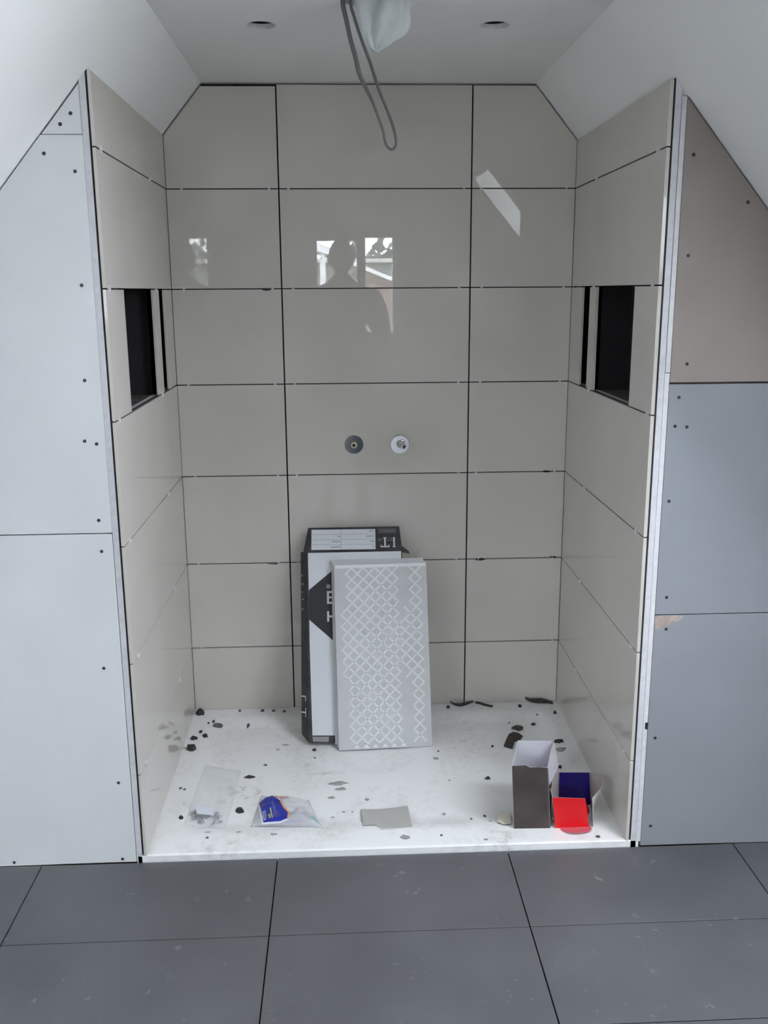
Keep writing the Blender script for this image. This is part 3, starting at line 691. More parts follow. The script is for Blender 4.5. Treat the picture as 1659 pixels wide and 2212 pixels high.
sh_a = [(0.437, 0.690), (0.446, 0.702), (0.458, 0.709), (0.475, 0.702), (0.478, 0.692), (0.473, 0.680), (0.457, 0.671), (0.449, 0.682)]
thing_sheet('card_shard', sh_a, lambda x, y: tray_z(x, y) + 0.0008, 0.004, [M['brown_card'], M['brown_card']], 'smaller dark leaf-shaped card piece just behind the larger torn one', 'cardboard')
pk = [(0.300, 0.140), (0.309, 0.150), (0.332, 0.143), (0.331, 0.094), (0.310, 0.090), (0.294, 0.104)]
thing_sheet('card_shard', pk, lambda x, y: tray_z(x, y) + 0.001 + 0.30 * max(0, y - 0.10), 0.002, [M['label_cream'], M['brown_card']], 'small pinkish torn card leaning at the foot of the tall brown carton', 'cardboard')

# ---- mortar crumbs and smears scattered on the tray
CR = [('K', -0.628, 0.845, 0.034, 0.040), ('K', -0.622, 0.657, 0.03, 0.022), ('K', -0.618, 0.584, 0.036, 0.034), ('K', -0.606, 0.705, 0.014, 0.02), ('K', -0.587, 0.674, 0.02, 0.024), ('G', -0.588, 0.769, 0.01, 0.016), ('G', -0.573, 0.782, 0.011, 0.025), ('G', -0.555, 0.757, 0.035, 0.03), ('G', -0.454, 0.761, 0.011, 0.035), ('G', -0.412, 0.855, 0.016, 0.018), ('G', -0.373, 0.852, 0.016, 0.016), ('G', -0.336, 0.845, 0.016, 0.018), ('G', -0.492, 0.860, 0.012, 0.016), ('K', -0.416, 0.415, 0.036, 0.015), ('G', -0.374, 0.489, 0.013, 0.010), ('K', -0.424, 0.222, 0.029, 0.024), ('K', -0.585, 0.18, 0.014, 0.02), ('G', -0.612, 0.34, 0.012, 0.011), ('G', -0.599, 0.333, 0.01, 0.011), ('K', -0.224, 0.582, 0.018, 0.014), ('L', -0.319, 0.622, 0.027, 0.012), ('L', -0.166, 0.285, 0.025, 0.016), ('L', -0.130, 0.205, 0.012, 0.010), ('L', -0.161, 0.178, 0.014, 0.010), ('L', -0.416, 0.100, 0.02, 0.009), ('L', -0.5, 0.105, 0.023, 0.010), ('G', -0.498, 0.075, 0.012, 0.008), ('L', -0.32, 0.083, 0.023, 0.013), ('K', 0.241, 0.845, 0.016, 0.022), ('K', 0.494, 0.838, 0.014, 0.024), ('K', 0.605, 0.781, 0.014, 0.024), ('K', 0.516, 0.715, 0.017, 0.018), ('K', 0.571, 0.568, 0.036, 0.02), ('K', 0.527, 0.444, 0.01, 0.014), ('K', 0.539, 0.412, 0.013, 0.02), ('K', 0.306, 0.367, 0.021, 0.015), ('K', 0.354, 0.571, 0.009, 0.014), ('L', 0.568, 0.518, 0.037, 0.034), ('L', 0.033, 0.050, 0.033, 0.024), ('L', -0.062, 0.269, 0.015, 0.016), ('L', -0.105, 0.204, 0.011, 0.009), ('L', 0.153, 0.177, 0.015, 0.016), ('K', 0.266, 0.157, 0.009, 0.013), ('G', 0.226, 0.141, 0.008, 0.010), ('L', 0.276, 0.121, 0.012, 0.010), ('G', 0.133, 0.052, 0.008, 0.009), ('L', 0.249, 0.026, 0.015, 0.010), ('G', 0.552, 0.022, 0.013, 0.012), ('L', 0.162, 0.504, 0.019, 0.02), ('G', 0.529, 0.489, 0.006, 0.018), ('G', 0.175, 0.552, 0.007, 0.010), ('G', 0.438, 0.735, 0.006, 0.011), ('G', 0.19, 0.364, 0.005, 0.007), ('L', -0.137, 0.334, 0.041, 0.018), ('L', -0.147, 0.367, 0.064, 0.03), ('G', 0.542, 0.774, 0.008, 0.012), ('K', 0.543, 0.540, 0.009, 0.02), ('G', -0.221, 0.529, 0.01, 0.010), ('L', -0.342, 0.592, 0.012, 0.013)]
own = {0: 'large black mortar lump in the far left corner of the tray', 1: 'dark rectangular mortar chip on the left rim of the tray', 2: 'dark pointed mortar chip on the left rim, nearest of the large ones', 3: 'small dark crumb beside the left rim, further of two behind the rectangular chip', 4: 'small dark crumb at the left basin edge, nearer of two behind the rectangular chip', 5: 'tiny grey crumb left of the spread grey lump, leftmost of two', 6: 'tiny upright grey crumb touching the spread grey lump', 7: 'spread grey mortar lump in the far left of the basin', 8: 'slim grey crumb midway between spread grey lump and tile carton', 9: 'grey crumb on the back rim, second from the left corner', 10: 'grey crumb on the back rim, third from the left corner', 11: 'grey crumb on the back rim closest to the carton', 12: 'smallest grey crumb on the back rim, nearest the black corner lump', 13: 'long thin dark mortar sliver behind the blue-labelled bag', 14: 'small flat grey crumb behind and right of the dark sliver', 15: 'dark mortar lump between the two plastic bags', 16: 'dark mortar lump at the left end of the clear bag', 17: 'tiny grey crumb by the left wall beside the clear bag, left of a pair', 18: 'tiny grey crumb by the left wall beside the clear bag, right of a pair', 19: 'dark flat crumb just in front of the black and white carton', 20: 'long pale mortar streak left of the carton foot', 21: 'pale mortar spot right of the blue-labelled bag, furthest back of three', 22: 'small pale mortar spot left of the grey card scrap, outer of two', 23: 'pale mortar spot near the right end of the blue-labelled bag', 24: 'pale mortar streak on the front edge below the dark lump between bags', 25: 'pale mortar streak in front of the clear bag', 26: 'tiny grey crumb on the front rim before the clear bag', 27: 'pale mortar spot in front of the blue-labelled bag', 28: 'dark crumb on the back rim just right of the lattice tile', 29: 'dark star-shaped crumb on the back rim left of the wide membrane scrap', 30: 'dark crumb by the right wall near the far corner', 31: 'dark oblong crumb in the far right of the basin', 32: 'dark mortar clod behind the right side of the tall brown carton', 33: 'small dark crumb between tall brown carton and right wall, further of two', 34: 'small dark crumb just behind the red carton, nearer of two', 35: 'dark flat mortar chip left of the tall brown carton', 36: 'small dark crumb left of the larger torn card piece', 37: 'round pale mortar stain behind the red carton', 38: 'pale mortar blot on the front rim by the grey card scrap', 39: 'pale mortar spot behind the left end of the grey card scrap', 40: 'tiny pale mortar spot touching the left edge of the grey card scrap', 41: 'pale mortar spot right of the grey card scrap', 42: 'small dark crumb left of the pinkish card shard', 43: 'tiny grey crumb midway between grey card scrap and tall brown carton', 44: 'pale mortar spot just left of the pinkish card shard', 45: 'tiny grey crumb on the front rim right of the grey card scrap', 46: 'pale mortar spot on the front rim before the tall brown carton', 47: 'grey crumb on the front rim at the corner right of the red carton', 48: 'pale mortar spot at the right foot of the lattice tile', 49: 'slim grey crumb beside the right edge of the tall brown carton', 50: 'tiny grey crumb close to the right foot of the lattice tile', 51: 'tiny grey crumb behind the leaf-shaped card piece', 52: 'tiny grey crumb alone in the middle right of the basin', 53: 'smaller pale mortar smear just in front of the large one', 54: 'large pale mortar smear in front of the lattice-backed tile', 55: 'tiny grey crumb behind the dark oblong crumb in the far right basin', 56: 'small dark crumb between the dark clod and the tall brown carton', 57: 'tiny grey crumb in front of the dark flat crumb at the carton', 58: 'pale mortar spot in front of the long streak by the carton'}
shared = {'K': 'dark mortar crumbs on the tray', 'G': 'grey mortar crumbs on the tray', 'L': 'pale mortar spots on the tray'}
for i, (kc, x, y, w, d) in enumerate(CR):
    rnd = random.Random(100 + i); bm = bmesh.new(); n = 11; hgt = {'K': 0.30, 'G': 0.22, 'L': 0.04}[kc] * min(w, d) + 0.0006
    if i in (0, 2): hgt *= 1.3
    ph = rnd.random() * 6; rr = [0.62 + 0.5 * rnd.random() for _ in range(n)]
    r0 = [bm.verts.new((0.5 * w * rr[k] * math.cos(6.283 * k / n), 0.5 * d * rr[k] * math.sin(6.283 * k / n), 0)) for k in range(n)]
    r1 = [bm.verts.new((0.36 * w * rr[k] * math.cos(6.283 * k / n), 0.36 * d * rr[k] * math.sin(6.283 * k / n), hgt * (0.6 + 0.7 * rnd.random()))) for k in range(n)]
    for k in range(n): bm.faces.new((r0[k], r0[(k + 1) % n], r1[(k + 1) % n], r1[k]))
    bm.faces.new(r1); bm.faces.new(r0[::-1])
    for v in bm.verts: v.co.z += tray_z(x + v.co.x, y + v.co.y) - tray_z(x, y)
    o = mesh_obj('mortar_crumb', bm, M[{'K': 'mortar_k', 'G': 'mortar_g', 'L': 'mortar_l'}[kc]])
    o.location = (x, y, tray_z(x, y) + 0.0002)
    tag(o, own[i], 'mortar', shared[kc])
# torn strips of dark sealing membrane at the foot of the back wall
def strip(name, pts, wd, label):
    bm = bmesh.new(); rnd = random.Random(len(pts) * 7); vs = []
    for i, p in enumerate(pts):
        p = V3(p); s = wd * (0.3 + 0.7 * math.sin(math.pi * (i + 0.4) / (len(pts) - 0.2)) ** 0.6) * (0.8 + 0.4 * rnd.random())
        vs.append((bm.verts.new(p + V3((0, -0.001, 0))), bm.verts.new(p + V3((rnd.uniform(-0.004, 0.004), 0.002, s)))))
    for i in range(len(vs) - 1): bm.faces.new((vs[i][0], vs[i + 1][0], vs[i + 1][1], vs[i][1]))
    o = mesh_obj(name, bm, M['mortar_k']); md = o.modifiers.new('thickness', 'SOLIDIFY'); md.thickness = 0.002
    tag(o, label, 'membrane'); return o
z0 = RIM + 0.0005
strip('membrane_scrap', [(0.252, 0.866, z0 + 0.008), (0.266, 0.858, z0 + 0.001), (0.282, 0.850, z0), (0.300, 0.855, z0 + 0.001), (0.318, 0.862, z0 + 0.004), (0.332, 0.866, z0 + 0.008)], 0.010, 'curled dark membrane strip at the foot of the right vertical back wall joint')
strip('membrane_scrap', [(0.338, 0.866, z0 + 0.004), (0.352, 0.858, z0 + 0.003), (0.366, 0.850, z0 + 0.001), (0.382, 0.842, z0), (0.396, 0.838, z0)], 0.008, 'shorter dark membrane strip on the back rim right of the curled one')
strip('membrane_scrap', [(0.520, 0.868, z0 + 0.012), (0.536, 0.864, z0 + 0.004), (0.556, 0.862, z0), (0.578, 0.860, z0), (0.598, 0.858, z0), (0.614, 0.850, z0)], 0.016, 'wide dark membrane scrap in the far right corner of the tray')

# ---- plastic bags
def pillow(name, outline_fn, hfun, m, parent, nu=26, nv=22, thick=0.0):
    bm = bmesh.new(); top = []; bot = []
    for i in range(nu + 1):
        r1 = []; r2 = []
        for j in range(nv + 1):
            u, v = i / nu, j / nv; x, y = outline_fn(u, v)
            zb = tray_z(x, y) + 0.001
            r1.append(bm.verts.new((x, y, max(zb + 0.0008, zb + hfun(u, v))))); r2.append(bm.verts.new((x, y, zb)) if 0 < i < nu and 0 < j < nv else r1[-1])
        top.append(r1); bot.append(r2)
    for i in range(nu):
        for j in range(nv):
            bm.faces.new((top[i][j], top[i + 1][j], top[i + 1][j + 1], top[i][j + 1]))
            q4 = (bot[i][j], bot[i][j + 1], bot[i + 1][j + 1], bot[i + 1][j])
            try: bm.faces.new(q4)
            except ValueError: pass
    return bm
def quad(bl_, br_, tr_, tl_):
    def f(u, v):
        b = (bl_[0] + (br_[0] - bl_[0]) * u, bl_[1] + (br_[1] - bl_[1]) * u); t = (tl_[0] + (tr_[0] - tl_[0]) * u, tl_[1] + (tr_[1] - tl_[1]) * u)
        return (b[0] + (t[0] - b[0]) * v, b[1] + (t[1] - b[1]) * v)
    return f
# blue-labelled bag of tile spacers
OA = quad((-0.388, 0.127), (-0.184, 0.106), (-0.232, 0.272), (-0.372, 0.306))
def hA(u, v):
    e = (1 - abs(2 * u - 1) ** 4) * (1 - abs(2 * v - 1) ** 3.5)
    w = mnoise.noise(V3((u * 7, v * 6, 3.1))) * 0.004 + mnoise.noise(V3((u * 15, v * 13, 7.7))) * 0.0018
    return max(0, e) * (0.020 + 0.006 * u) + e * w + (0.010 * (1 - v) * (1 - abs(2 * u - 1) ** 6))
ba = empty('spacer_bag', (-0.285, 0.20, 0.025)); tag(ba, 'clear plastic bag of tile spacers with a blue printed label', 'plastic bag')
bm = pillow('film', OA, hA, None, None)
for v in bm.verts: v.co -= V3(ba.location)
mesh_obj('bag_film', bm, M['bag'], ba, True)
def inv_uv(x, y):
    u, v = 0.5, 0.5
    for _ in range(25):
        fx, fy = OA(u, v); e = 1e-4
        ux, uy = OA(u + e, v); vx, vy = OA(u, v + e)
        a, b_, c_, d_ = (ux - fx) / e, (vx - fx) / e, (uy - fy) / e, (vy - fy) / e; det = a * d_ - b_ * c_
        rx, ry = x - fx, y - fy; u += (d_ * rx - b_ * ry) / det; v += (a * ry - c_ * rx) / det
    return min(1, max(0, u)), min(1, max(0, v))
def on_bag(x, y, lift):
    u, v = inv_uv(x, y); fx, fy = x, y
    return V3((fx, fy, tray_z(fx, fy) + 0.001 + hA(u, v) + lift)) - V3(ba.location)
def bag_patch(name, poly, lift, m, parent):
    bm = bmesh.new(); vs = [bm.verts.new((x, y, 0)) for x, y in poly]; bm.faces.new(vs)
    bmesh.ops.triangulate(bm, faces=bm.faces[:])
    for _ in range(3):
        lng = [e for e in bm.edges if e.calc_length() > 0.008]
        if lng: bmesh.ops.subdivide_edges(bm, edges=lng, cuts=1)
        bmesh.ops.triangulate(bm, faces=bm.faces[:])
    for v in bm.verts: v.co = on_bag(v.co.x, v.co.y, lift)
    return mesh_obj(name, bm, m, parent, True)
DY = -0.004
def sft(p, dx=0.0, dy=DY): return [(x + dx, y + dy) for x, y in p]
lab = [(-0.374, 0.260), (-0.336, 0.281), (-0.330, 0.259), (-0.320, 0.244), (-0.313, 0.237), (-0.307, 0.209), (-0.299, 0.185), (-0.285, 0.164), (-0.286, 0.137), (-0.304, 0.130), (-0.351, 0.132)]
brd = [(-0.379, 0.262), (-0.337, 0.286), (-0.326, 0.262), (-0.311, 0.244), (-0.304, 0.212), (-0.296, 0.188), (-0.281, 0.166), (-0.282, 0.132), (-0.304, 0.1255), (-0.355, 0.126)]
bag_patch('label_border', sft(brd), 0.0008, M['label_white'], ba)
lb = bag_patch('blue_label', sft(lab), 0.0016, M['label_blue'], ba)
orr = [(-0.313, 0.237), (-0.307, 0.209), (-0.299, 0.185), (-0.285, 0.164), (-0.286, 0.137), (-0.282, 0.137), (-0.2805, 0.166), (-0.295, 0.188), (-0.303, 0.212), (-0.309, 0.239)]
bag_patch('orange_edge', sft(orr), 0.0022, M['label_orange'], ba)
bag_patch('pink_ring', [(x, y) for x, y in circle(-0.308, 0.264, 0.022, 20)], 0.0026, M['label_pink'], ba)
bag_patch('cream_disc', [(x, y) for x, y in circle(-0.309, 0.2665, 0.0165, 20)], 0.0034, M['label_cream'], ba)
def bag_text(body, size, p, ang, m, name):
    bm = bmesh.new(); text_bm(bm, body, size, (0, 0, 0), (1, 0, 0), (0, 1, 0), 0)
    ca, sa = math.cos(ang), math.sin(ang)
    for v in bm.verts:
        x, y = p[0] + ca * v.co.x - sa * v.co.y, p[1] + sa * v.co.x + ca * v.co.y; v.co = on_bag(x, y, 0.0026)
    mesh_obj(name, bm, m, lb, recalc=False)
bag_text('vitrex', 0.021, (-0.3415, 0.133), math.radians(99), M['label_white'], 'lettering')
bag_patch('red_mark', [(x, y) for x, y in circle(-0.358, 0.217, 0.0052, 10)], 0.0026, M['label_red'], lb)
def bar(x0, y0, x1, y1, w): 
    dx, dy = x1 - x0, y1 - y0; Ln = math.hypot(dx, dy); px, py = -dy / Ln * w, dx / Ln * w
    return [(x0 - px, y0 - py), (x1 - px, y1 - py), (x1 + px, y1 + py), (x0 + px, y0 + py)]
for (x0, y0, x1, y1, w) in [(-0.334, 0.138, -0.337, 0.158, 0.0026), (-0.327, 0.138, -0.3365, 0.190, 0.0018)]: bag_patch('yellow_print', bar(x0, y0, x1, y1, w), 0.0026, M['label_yellow'], lb)
for (x0, y0, x1, y1) in [(-0.322, 0.140, -0.3335, 0.230), (-0.319, 0.140, -0.329, 0.215), (-0.315, 0.139, -0.325, 0.200), (-0.310, 0.140, -0.318, 0.168), (-0.305, 0.142, -0.312, 0.165)]: bag_patch('fine_print', bar(x0, y0, x1, y1, 0.0007), 0.0026, M['label_lilac'], lb)
bag_patch('teal_print', [(-0.222, 0.135), (-0.206, 0.125), (-0.204, 0.137), (-0.217, 0.150)], 0.0012, M['teal'], ba)
def cross_bits(n, fn, parent, mats, sz, org, seed, zr):
    bm = bmesh.new(); rnd = random.Random(seed)
    for _ in range(n):
        x, y = fn(rnd.random(), rnd.random()); z = tray_z(x, y) + 0.003 + rnd.random() * zr
        R = Matrix.Rotation(rnd.random() * 6.28, 3, 'Z') @ Matrix.Rotation(rnd.uniform(-0.6, 0.6), 3, 'X'); mi = rnd.choice(range(len(mats)))
        for bxs in (((-sz, -sz * 0.2, -0.0008), (sz, sz * 0.2, 0.0008)), ((-sz * 0.2, -sz, -0.0008), (sz * 0.2, sz, 0.0008))):
            fs = add_box(bm, *bxs, mi=mi); vs = {v for f in fs for v in f.verts}
            for v in vs: v.co = R @ v.co + V3((x, y, z)) - V3(org)
    return mesh_obj('spacers_inside', bm, mats, parent)
fb2 = quad((-0.315, 0.125), (-0.200, 0.116), (-0.245, 0.235), (-0.30, 0.20))
tag(cross_bits(70, fb2, ba, [M['spacer'], M['spacer'], M['teal'], M['label_lilac'], M['label_red'], M['dark_contents']], 0.006, ba.location, 3, 0.010), kind='stuff')
# clear bag with a blank white label
OB = quad((-0.572, 0.142), (-0.455, 0.124), (-0.447, 0.455), (-0.560, 0.49))
def hB(u, v):
    e = (1 - abs(2 * u - 1) ** 4) * (1 - abs(2 * v - 1) ** 4)
    return max(0, e) * (0.003 + 0.016 * max(0, 1 - v * 2.0)) + e * mnoise.noise(V3((u * 6, v * 8, 1.3))) * 0.002
bb = empty('clear_bag', (-0.51, 0.30, 0.025)); tag(bb, 'limp clear plastic bag with a small blank white label and grey pieces', 'plastic bag')
bm = pillow('film', OB, hB, None, None, 20, 30)
for v in bm.verts: v.co -= V3(bb.location)
mesh_obj('bag_film', bm, M['bag_thin'], bb, True)
bm = bmesh.new(); vs = [bm.verts.new(V3((x, y, tray_z(x, y) + zz)) - V3(bb.location)) for x, y, zz in ((-0.548, 0.215, 0.024), (-0.498, 0.203, 0.025), (-0.490, 0.160, 0.0265), (-0.540, 0.172, 0.0255))]; bm.faces.new(vs)
o = mesh_obj('white_label', bm, M['label_white'], bb); md = o.modifiers.new('thickness', 'SOLIDIFY'); md.thickness = 0.0004
tag(cross_bits(34, quad((-0.560, 0.150), (-0.470, 0.138), (-0.468, 0.215), (-0.555, 0.225)), bb, [M['dark_contents'], M['spacer'], M['mortar_l'], M['dark_contents']], 0.007, bb.location, 5, 0.009), kind='stuff')

# ---- cable loop and crumpled sheeting hanging out of the ceiling hole
cab = [(-0.1015, 0.0, 2.13), (-0.1005, -0.008, 2.09), (-0.0994, -0.012, 2.061), (-0.0925, -0.012, 2.0307), (-0.0847, -0.012, 1.9946), (-0.074, -0.012, 1.9584), (-0.0662, -0.012, 1.9262), (-0.0525, -0.012, 1.8978), (-0.0378, -0.012, 1.8695), (-0.0251, -0.012, 1.8373), (-0.0154, -0.012, 1.809), (-0.0115, -0.012, 1.7894), (-0.0056, -0.014, 1.7767), (0.0042, -0.0169, 1.7718), (0.0115, -0.0198, 1.7806), (0.0105, -0.0218, 1.7992), (0.0032, -0.0218, 1.8246), (-0.0076, -0.0218, 1.8529), (-0.0212, -0.0218, 1.8842), (-0.033, -0.0218, 1.9164), (-0.0427, -0.0218, 1.9447), (-0.0554, -0.0218, 1.977), (-0.0662, -0.0218, 2.0063), (-0.0759, -0.0218, 2.0356), (-0.0838, -0.0218, 2.0639), (-0.088, -0.012, 2.13)]
path = smooth_path(cab, 5); nP = len(path)
rad = []
for i in range(nP):
    t = i / (nP - 1)
    rad.append(0.0050 if t < 0.23 else (0.0050 - 0.0018 * min(1, (t - 0.23) / 0.1) if t < 0.5 else 0.0032 + 0.0006 * min(1, (t - 0.5) / 0.2)))
bm = bmesh.new(); add_tube(bm, [p - V3((0.0, -0.015, 1.772)) for p in path], rad, 10, 0.6)
o = mesh_obj('electric_cable', bm, M['cable'], None, True); o.location = (0, -0.015, 1.772); tag(o, 'dark grey electric cable hanging in a long loop from the ceiling hole', 'cable')
bm = bmesh.new(); NU, NV = 72, 20; rings = []
for j in range(NV + 1):
    s = j / NV; ring = []
    for i in range(NU):
        a = 2 * math.pi * i / NU
        prof_r = 0.062 * (1 - s ** 2.2) ** 0.6 + 0.004
        fold = 1 + (0.16 * math.sin(5 * a + 3 * s + 0.6) + 0.10 * math.sin(9 * a - 5 * s)) * (0.35 + s) + 0.22 * mnoise.noise(V3((2.2 * math.cos(a), 2.2 * math.sin(a), 3 * s)))
        r = prof_r * fold
        cx = -0.010 + 0.010 * (1 - s) - 0.018 * s; cy = 0.045 + 0.02 * s
        ring.append(bm.verts.new((cx + r * 1.0 * math.cos(a) + 0.01 * mnoise.noise(V3((s * 4, a, 2))), cy + r * 0.62 * math.sin(a), 2.125 - 0.135 * s + 0.012 * mnoise.noise(V3((3 * math.cos(a), 3 * math.sin(a), 5 * s))))))
    rings.append(ring)
for j in range(NV):
    for i in range(NU): bm.faces.new((rings[j][i], rings[j][(i + 1) % NU], rings[j + 1][(i + 1) % NU], rings[j + 1][i]))
bm.faces.new(rings[-1])
for v in bm.verts: v.co -= V3((-0.02, 0.0, 2.086))
o = mesh_obj('plastic_sheeting', bm, M['sheet'], None, True); o.location = (-0.02, 0.0, 2.086); tag(o, 'crumpled milky plastic sheeting bulging from the ceiling hole beside the cable', 'plastic sheet')

# ================================================================== PERSON taking the photograph (seen mirrored in the tiles)
def person():
    px, py = -0.105, -2.56
    root = empty('person', (px, py, ZF)); tag(root, 'person in dark sweater holding up a phone, mirrored in the back wall tiles', 'person')
    V = {}; E_ = []
    def add(n, co, r, p=None):
        V[n] = (len(V), co, r)
        if p: E_.append((V[p][0], V[n][0]))
    add('pelvis', (0, 0, 0.98), (0.170, 0.12)); add('waist', (0, 0.005, 1.10), (0.180, 0.12), 'pelvis'); add('chest', (0, 0.01, 1.28), (0.205, 0.13), 'waist')
    add('shld', (0, 0.0, 1.43), (0.16, 0.10), 'chest'); add('neck', (0, 0.01, 1.51), (0.082, 0.075), 'shld'); add('neck2', (0, 0.02, 1.57), (0.066, 0.066), 'neck')
    for s, n in ((-1, 'l'), (1, 'r')):
        add('sh' + n, (s * 0.205, 0.0, 1.41), (0.085, 0.085), 'shld'); add('ua' + n, (s * 0.262, 0.05, 1.27), (0.066, 0.066), 'sh' + n); add('el' + n, (s * 0.278, 0.10, 1.15), (0.056, 0.056), 'ua' + n)
        add('fa' + n, (s * 0.195, 0.20, 1.27), (0.050, 0.050), 'el' + n); add('wr' + n, (s * 0.115, 0.285, 1.385), (0.030, 0.032), 'fa' + n); add('pm' + n, (s * 0.082, 0.305, 1.425), (0.020, 0.036), 'wr' + n)
        add('hp' + n, (s * 0.095, 0, 0.90), (0.10, 0.11), 'pelvis'); add('th' + n, (s * 0.11, 0.01, 0.70), (0.085, 0.09), 'hp' + n); add('kn' + n, (s * 0.115, 0.02, 0.49), (0.062, 0.066), 'th' + n)
        add('cf' + n, (s * 0.12, -0.01, 0.33), (0.056, 0.062), 'kn' + n); add('an' + n, (s * 0.12, -0.02, 0.10), (0.042, 0.045), 'cf' + n); add('ft' + n, (s * 0.13, 0.07, 0.045), (0.042, 0.038), 'an' + n); add('to' + n, (s * 0.135, 0.15, 0.035), (0.040, 0.028), 'ft' + n)
        for k, (fx, fy, fz, ln) in enumerate([(0.070, 0.318, 1.462, 0.028), (0.066, 0.322, 1.446, 0.032), (0.064, 0.322, 1.430, 0.030), (0.064, 0.318, 1.415, 0.024)]):
            add('f%da' % k + n, (s * (fx + 0.012), fy - 0.006, fz), (0.0085, 0.0085), 'pm' + n); add('f%db' % k + n, (s * fx, fy + 0.016, fz + 0.004), (0.0082, 0.0082), 'f%da' % k + n); add('f%dc' % k + n, (s * (fx - ln), fy + 0.020, fz + 0.006), (0.0075, 0.0075), 'f%db' % k + n)
        add('t1' + n, (s * 0.072, 0.292, 1.452), (0.010, 0.010), 'pm' + n); add('t2' + n, (s * 0.045, 0.288, 1.470), (0.0085, 0.0085), 't1' + n)
    me = bpy.data.meshes.new('body'); me.from_pydata([v[1] for v in V.values()], E_, [])
    o = bpy.data.objects.new('body_cage', me); COL.objects.link(o)
    md = o.modifiers.new('skin', 'SKIN'); md.use_smooth_shade = True; md.branch_smoothing = 0.4
    for i, v in enumerate(V.values()): me.skin_vertices[0].data[i].radius = v[2]
    me.skin_vertices[0].data[0].use_root = True
    o.modifiers.new('sub', 'SUBSURF').levels = 1; o.modifiers['sub'].render_levels = 1
    dg = bpy.context.evaluated_depsgraph_get(); m2 = bpy.data.meshes.new_from_object(o.evaluated_get(dg)); bpy.data.objects.remove(o)
    bm = bmesh.new(); bm.from_mesh(m2)
    # head joined into the same mesh
    seg, rg = 28, 20; hv = []
    for j in range(rg + 1):
        ph = math.pi * j / rg; row = []
        for i in range(seg):
            a = 2 * math.pi * i / seg; sx, sy, sz = math.sin(ph) * math.cos(a), math.sin(ph) * math.sin(a), math.cos(ph)
            x, y, z = 0.079 * sx, 0.098 * sy, 0.122 * sz
            if sz < 0: x *= 1 + 0.28 * sz; y *= 1 + (0.12 * sz if sy > 0 else 0.35 * sz)
            if sy > 0.6 and abs(sx) < 0.25: y += 0.020 * math.exp(-((sz + 0.15) / 0.14) ** 2) * (1 - abs(sx) / 0.25)      # nose
            if sy > 0.5: y -= 0.008 * math.exp(-((sz - 0.08) / 0.10) ** 2) * math.exp(-((abs(sx) - 0.38) / 0.16) ** 2)     # eye sockets
            if sy > 0.5: y += 0.005 * math.exp(-((sz + 0.50) / 0.07) ** 2) * max(0, 1 - abs(sx) / 0.4)                      # lips
            if abs(sx) > 0.93 and abs(sy) < 0.3 and -0.3 < sz < 0.22: x *= 1.20                                              # ears
            row.append(bm.verts.new((x, 0.035 + y, 1.658 + z)))
        hv.append(row)
    for j in range(rg):
        for i in range(seg): bm.faces.new((hv[j][i], hv[j][(i + 1) % seg], hv[j + 1][(i + 1) % seg], hv[j + 1][i]))
    bmesh.ops.remove_doubles(bm, verts=bm.verts[:], dist=0.0005)
    for f in bm.faces:
        c_ = f.calc_center_median()
        hand = c_.y > 0.262 and c_.z > 1.3
        f.material_index = 0 if (c_.z > 1.50 or hand) else (1 if c_.z > 0.95 else 2)
        f.smooth = True
    ob = mesh_obj('body', bm, [M['skin'], M['sweater'], M['jeans']], root, True)
    bm = bmesh.new(); n = 26; hr = []
    for j in range(11):
        ph = 0.62 * math.pi * j / 10; row = []
        for i in range(n):
            a = 2 * math.pi * i / n; k = 1.06 if not (math.sin(a) > 0.35 and ph > 0.30 * math.pi) else 0.90
            row.append(bm.verts.new((0.080 * k * math.sin(ph) * math.cos(a), 0.033 + 0.100 * k * math.sin(ph) * math.sin(a), 1.660 + 0.127 * math.cos(ph))))
        hr.append(row)
    for j in range(10):
        for i in range(n): bm.faces.new((hr[j][i], hr[j][(i + 1) % n], hr[j + 1][(i + 1) % n], hr[j + 1][i]))
    mesh_obj('hair', bm, M['hair'], root, True)
    bm = bmesh.new(); bmesh.ops.create_uvsphere(bm, u_segments=14, v_segments=8, radius=1.0)
    for v in bm.verts: v.co = V3((v.co.x * 0.023, v.co.y * 0.006, v.co.z * 0.0055))
    mo_ = mesh_obj('mouth', bm, M['lips'], root, True); mo_.location = (0, 0.117, 1.598)
    for s in (-1, 1):
        bm = bmesh.new(); bmesh.ops.create_uvsphere(bm, u_segments=12, v_segments=8, radius=0.012)
        e = mesh_obj('eye', bm, M['eye'], root, True); e.location = (s * 0.030, 0.113, 1.667)
        bm = bmesh.new(); add_lathe(bm, [(0.0005, 0.0125), (0.0055, 0.0110), (0.006, 0.010)], (0, 0, 0), (0, 1, 0), (1, 0, 0), 12); pu = mesh_obj('pupil', bm, M['hair'], e)
        pts = [(s * 0.12, -0.075, 0.0), (s * 0.12 - 0.045, -0.02, 0), (s * 0.128 - 0.05, 0.10, 0), (s * 0.135 - 0.035, 0.185, 0), (s * 0.135 + 0.02, 0.195, 0), (s * 0.135 + 0.05, 0.12, 0), (s * 0.12 + 0.045, -0.02, 0)]
        bm = bmesh.new(); add_prism(bm, [[(p[0], p[1]) for p in pts]], 0.0, 0.085, FR_XY)
        for v in bm.verts:
            if v.co.z > 0.05 and v.co.y > 0.05: v.co.z = 0.055 if v.co.y < 0.15 else 0.04
        bmesh.ops.recalc_face_normals(bm, faces=bm.faces[:]); bmesh.ops.bevel(bm, geom=bm.edges[:], offset=0.012, segments=2, affect='EDGES'); mesh_obj('shoe', bm, M['shoe'], root, True)
    return root
person()
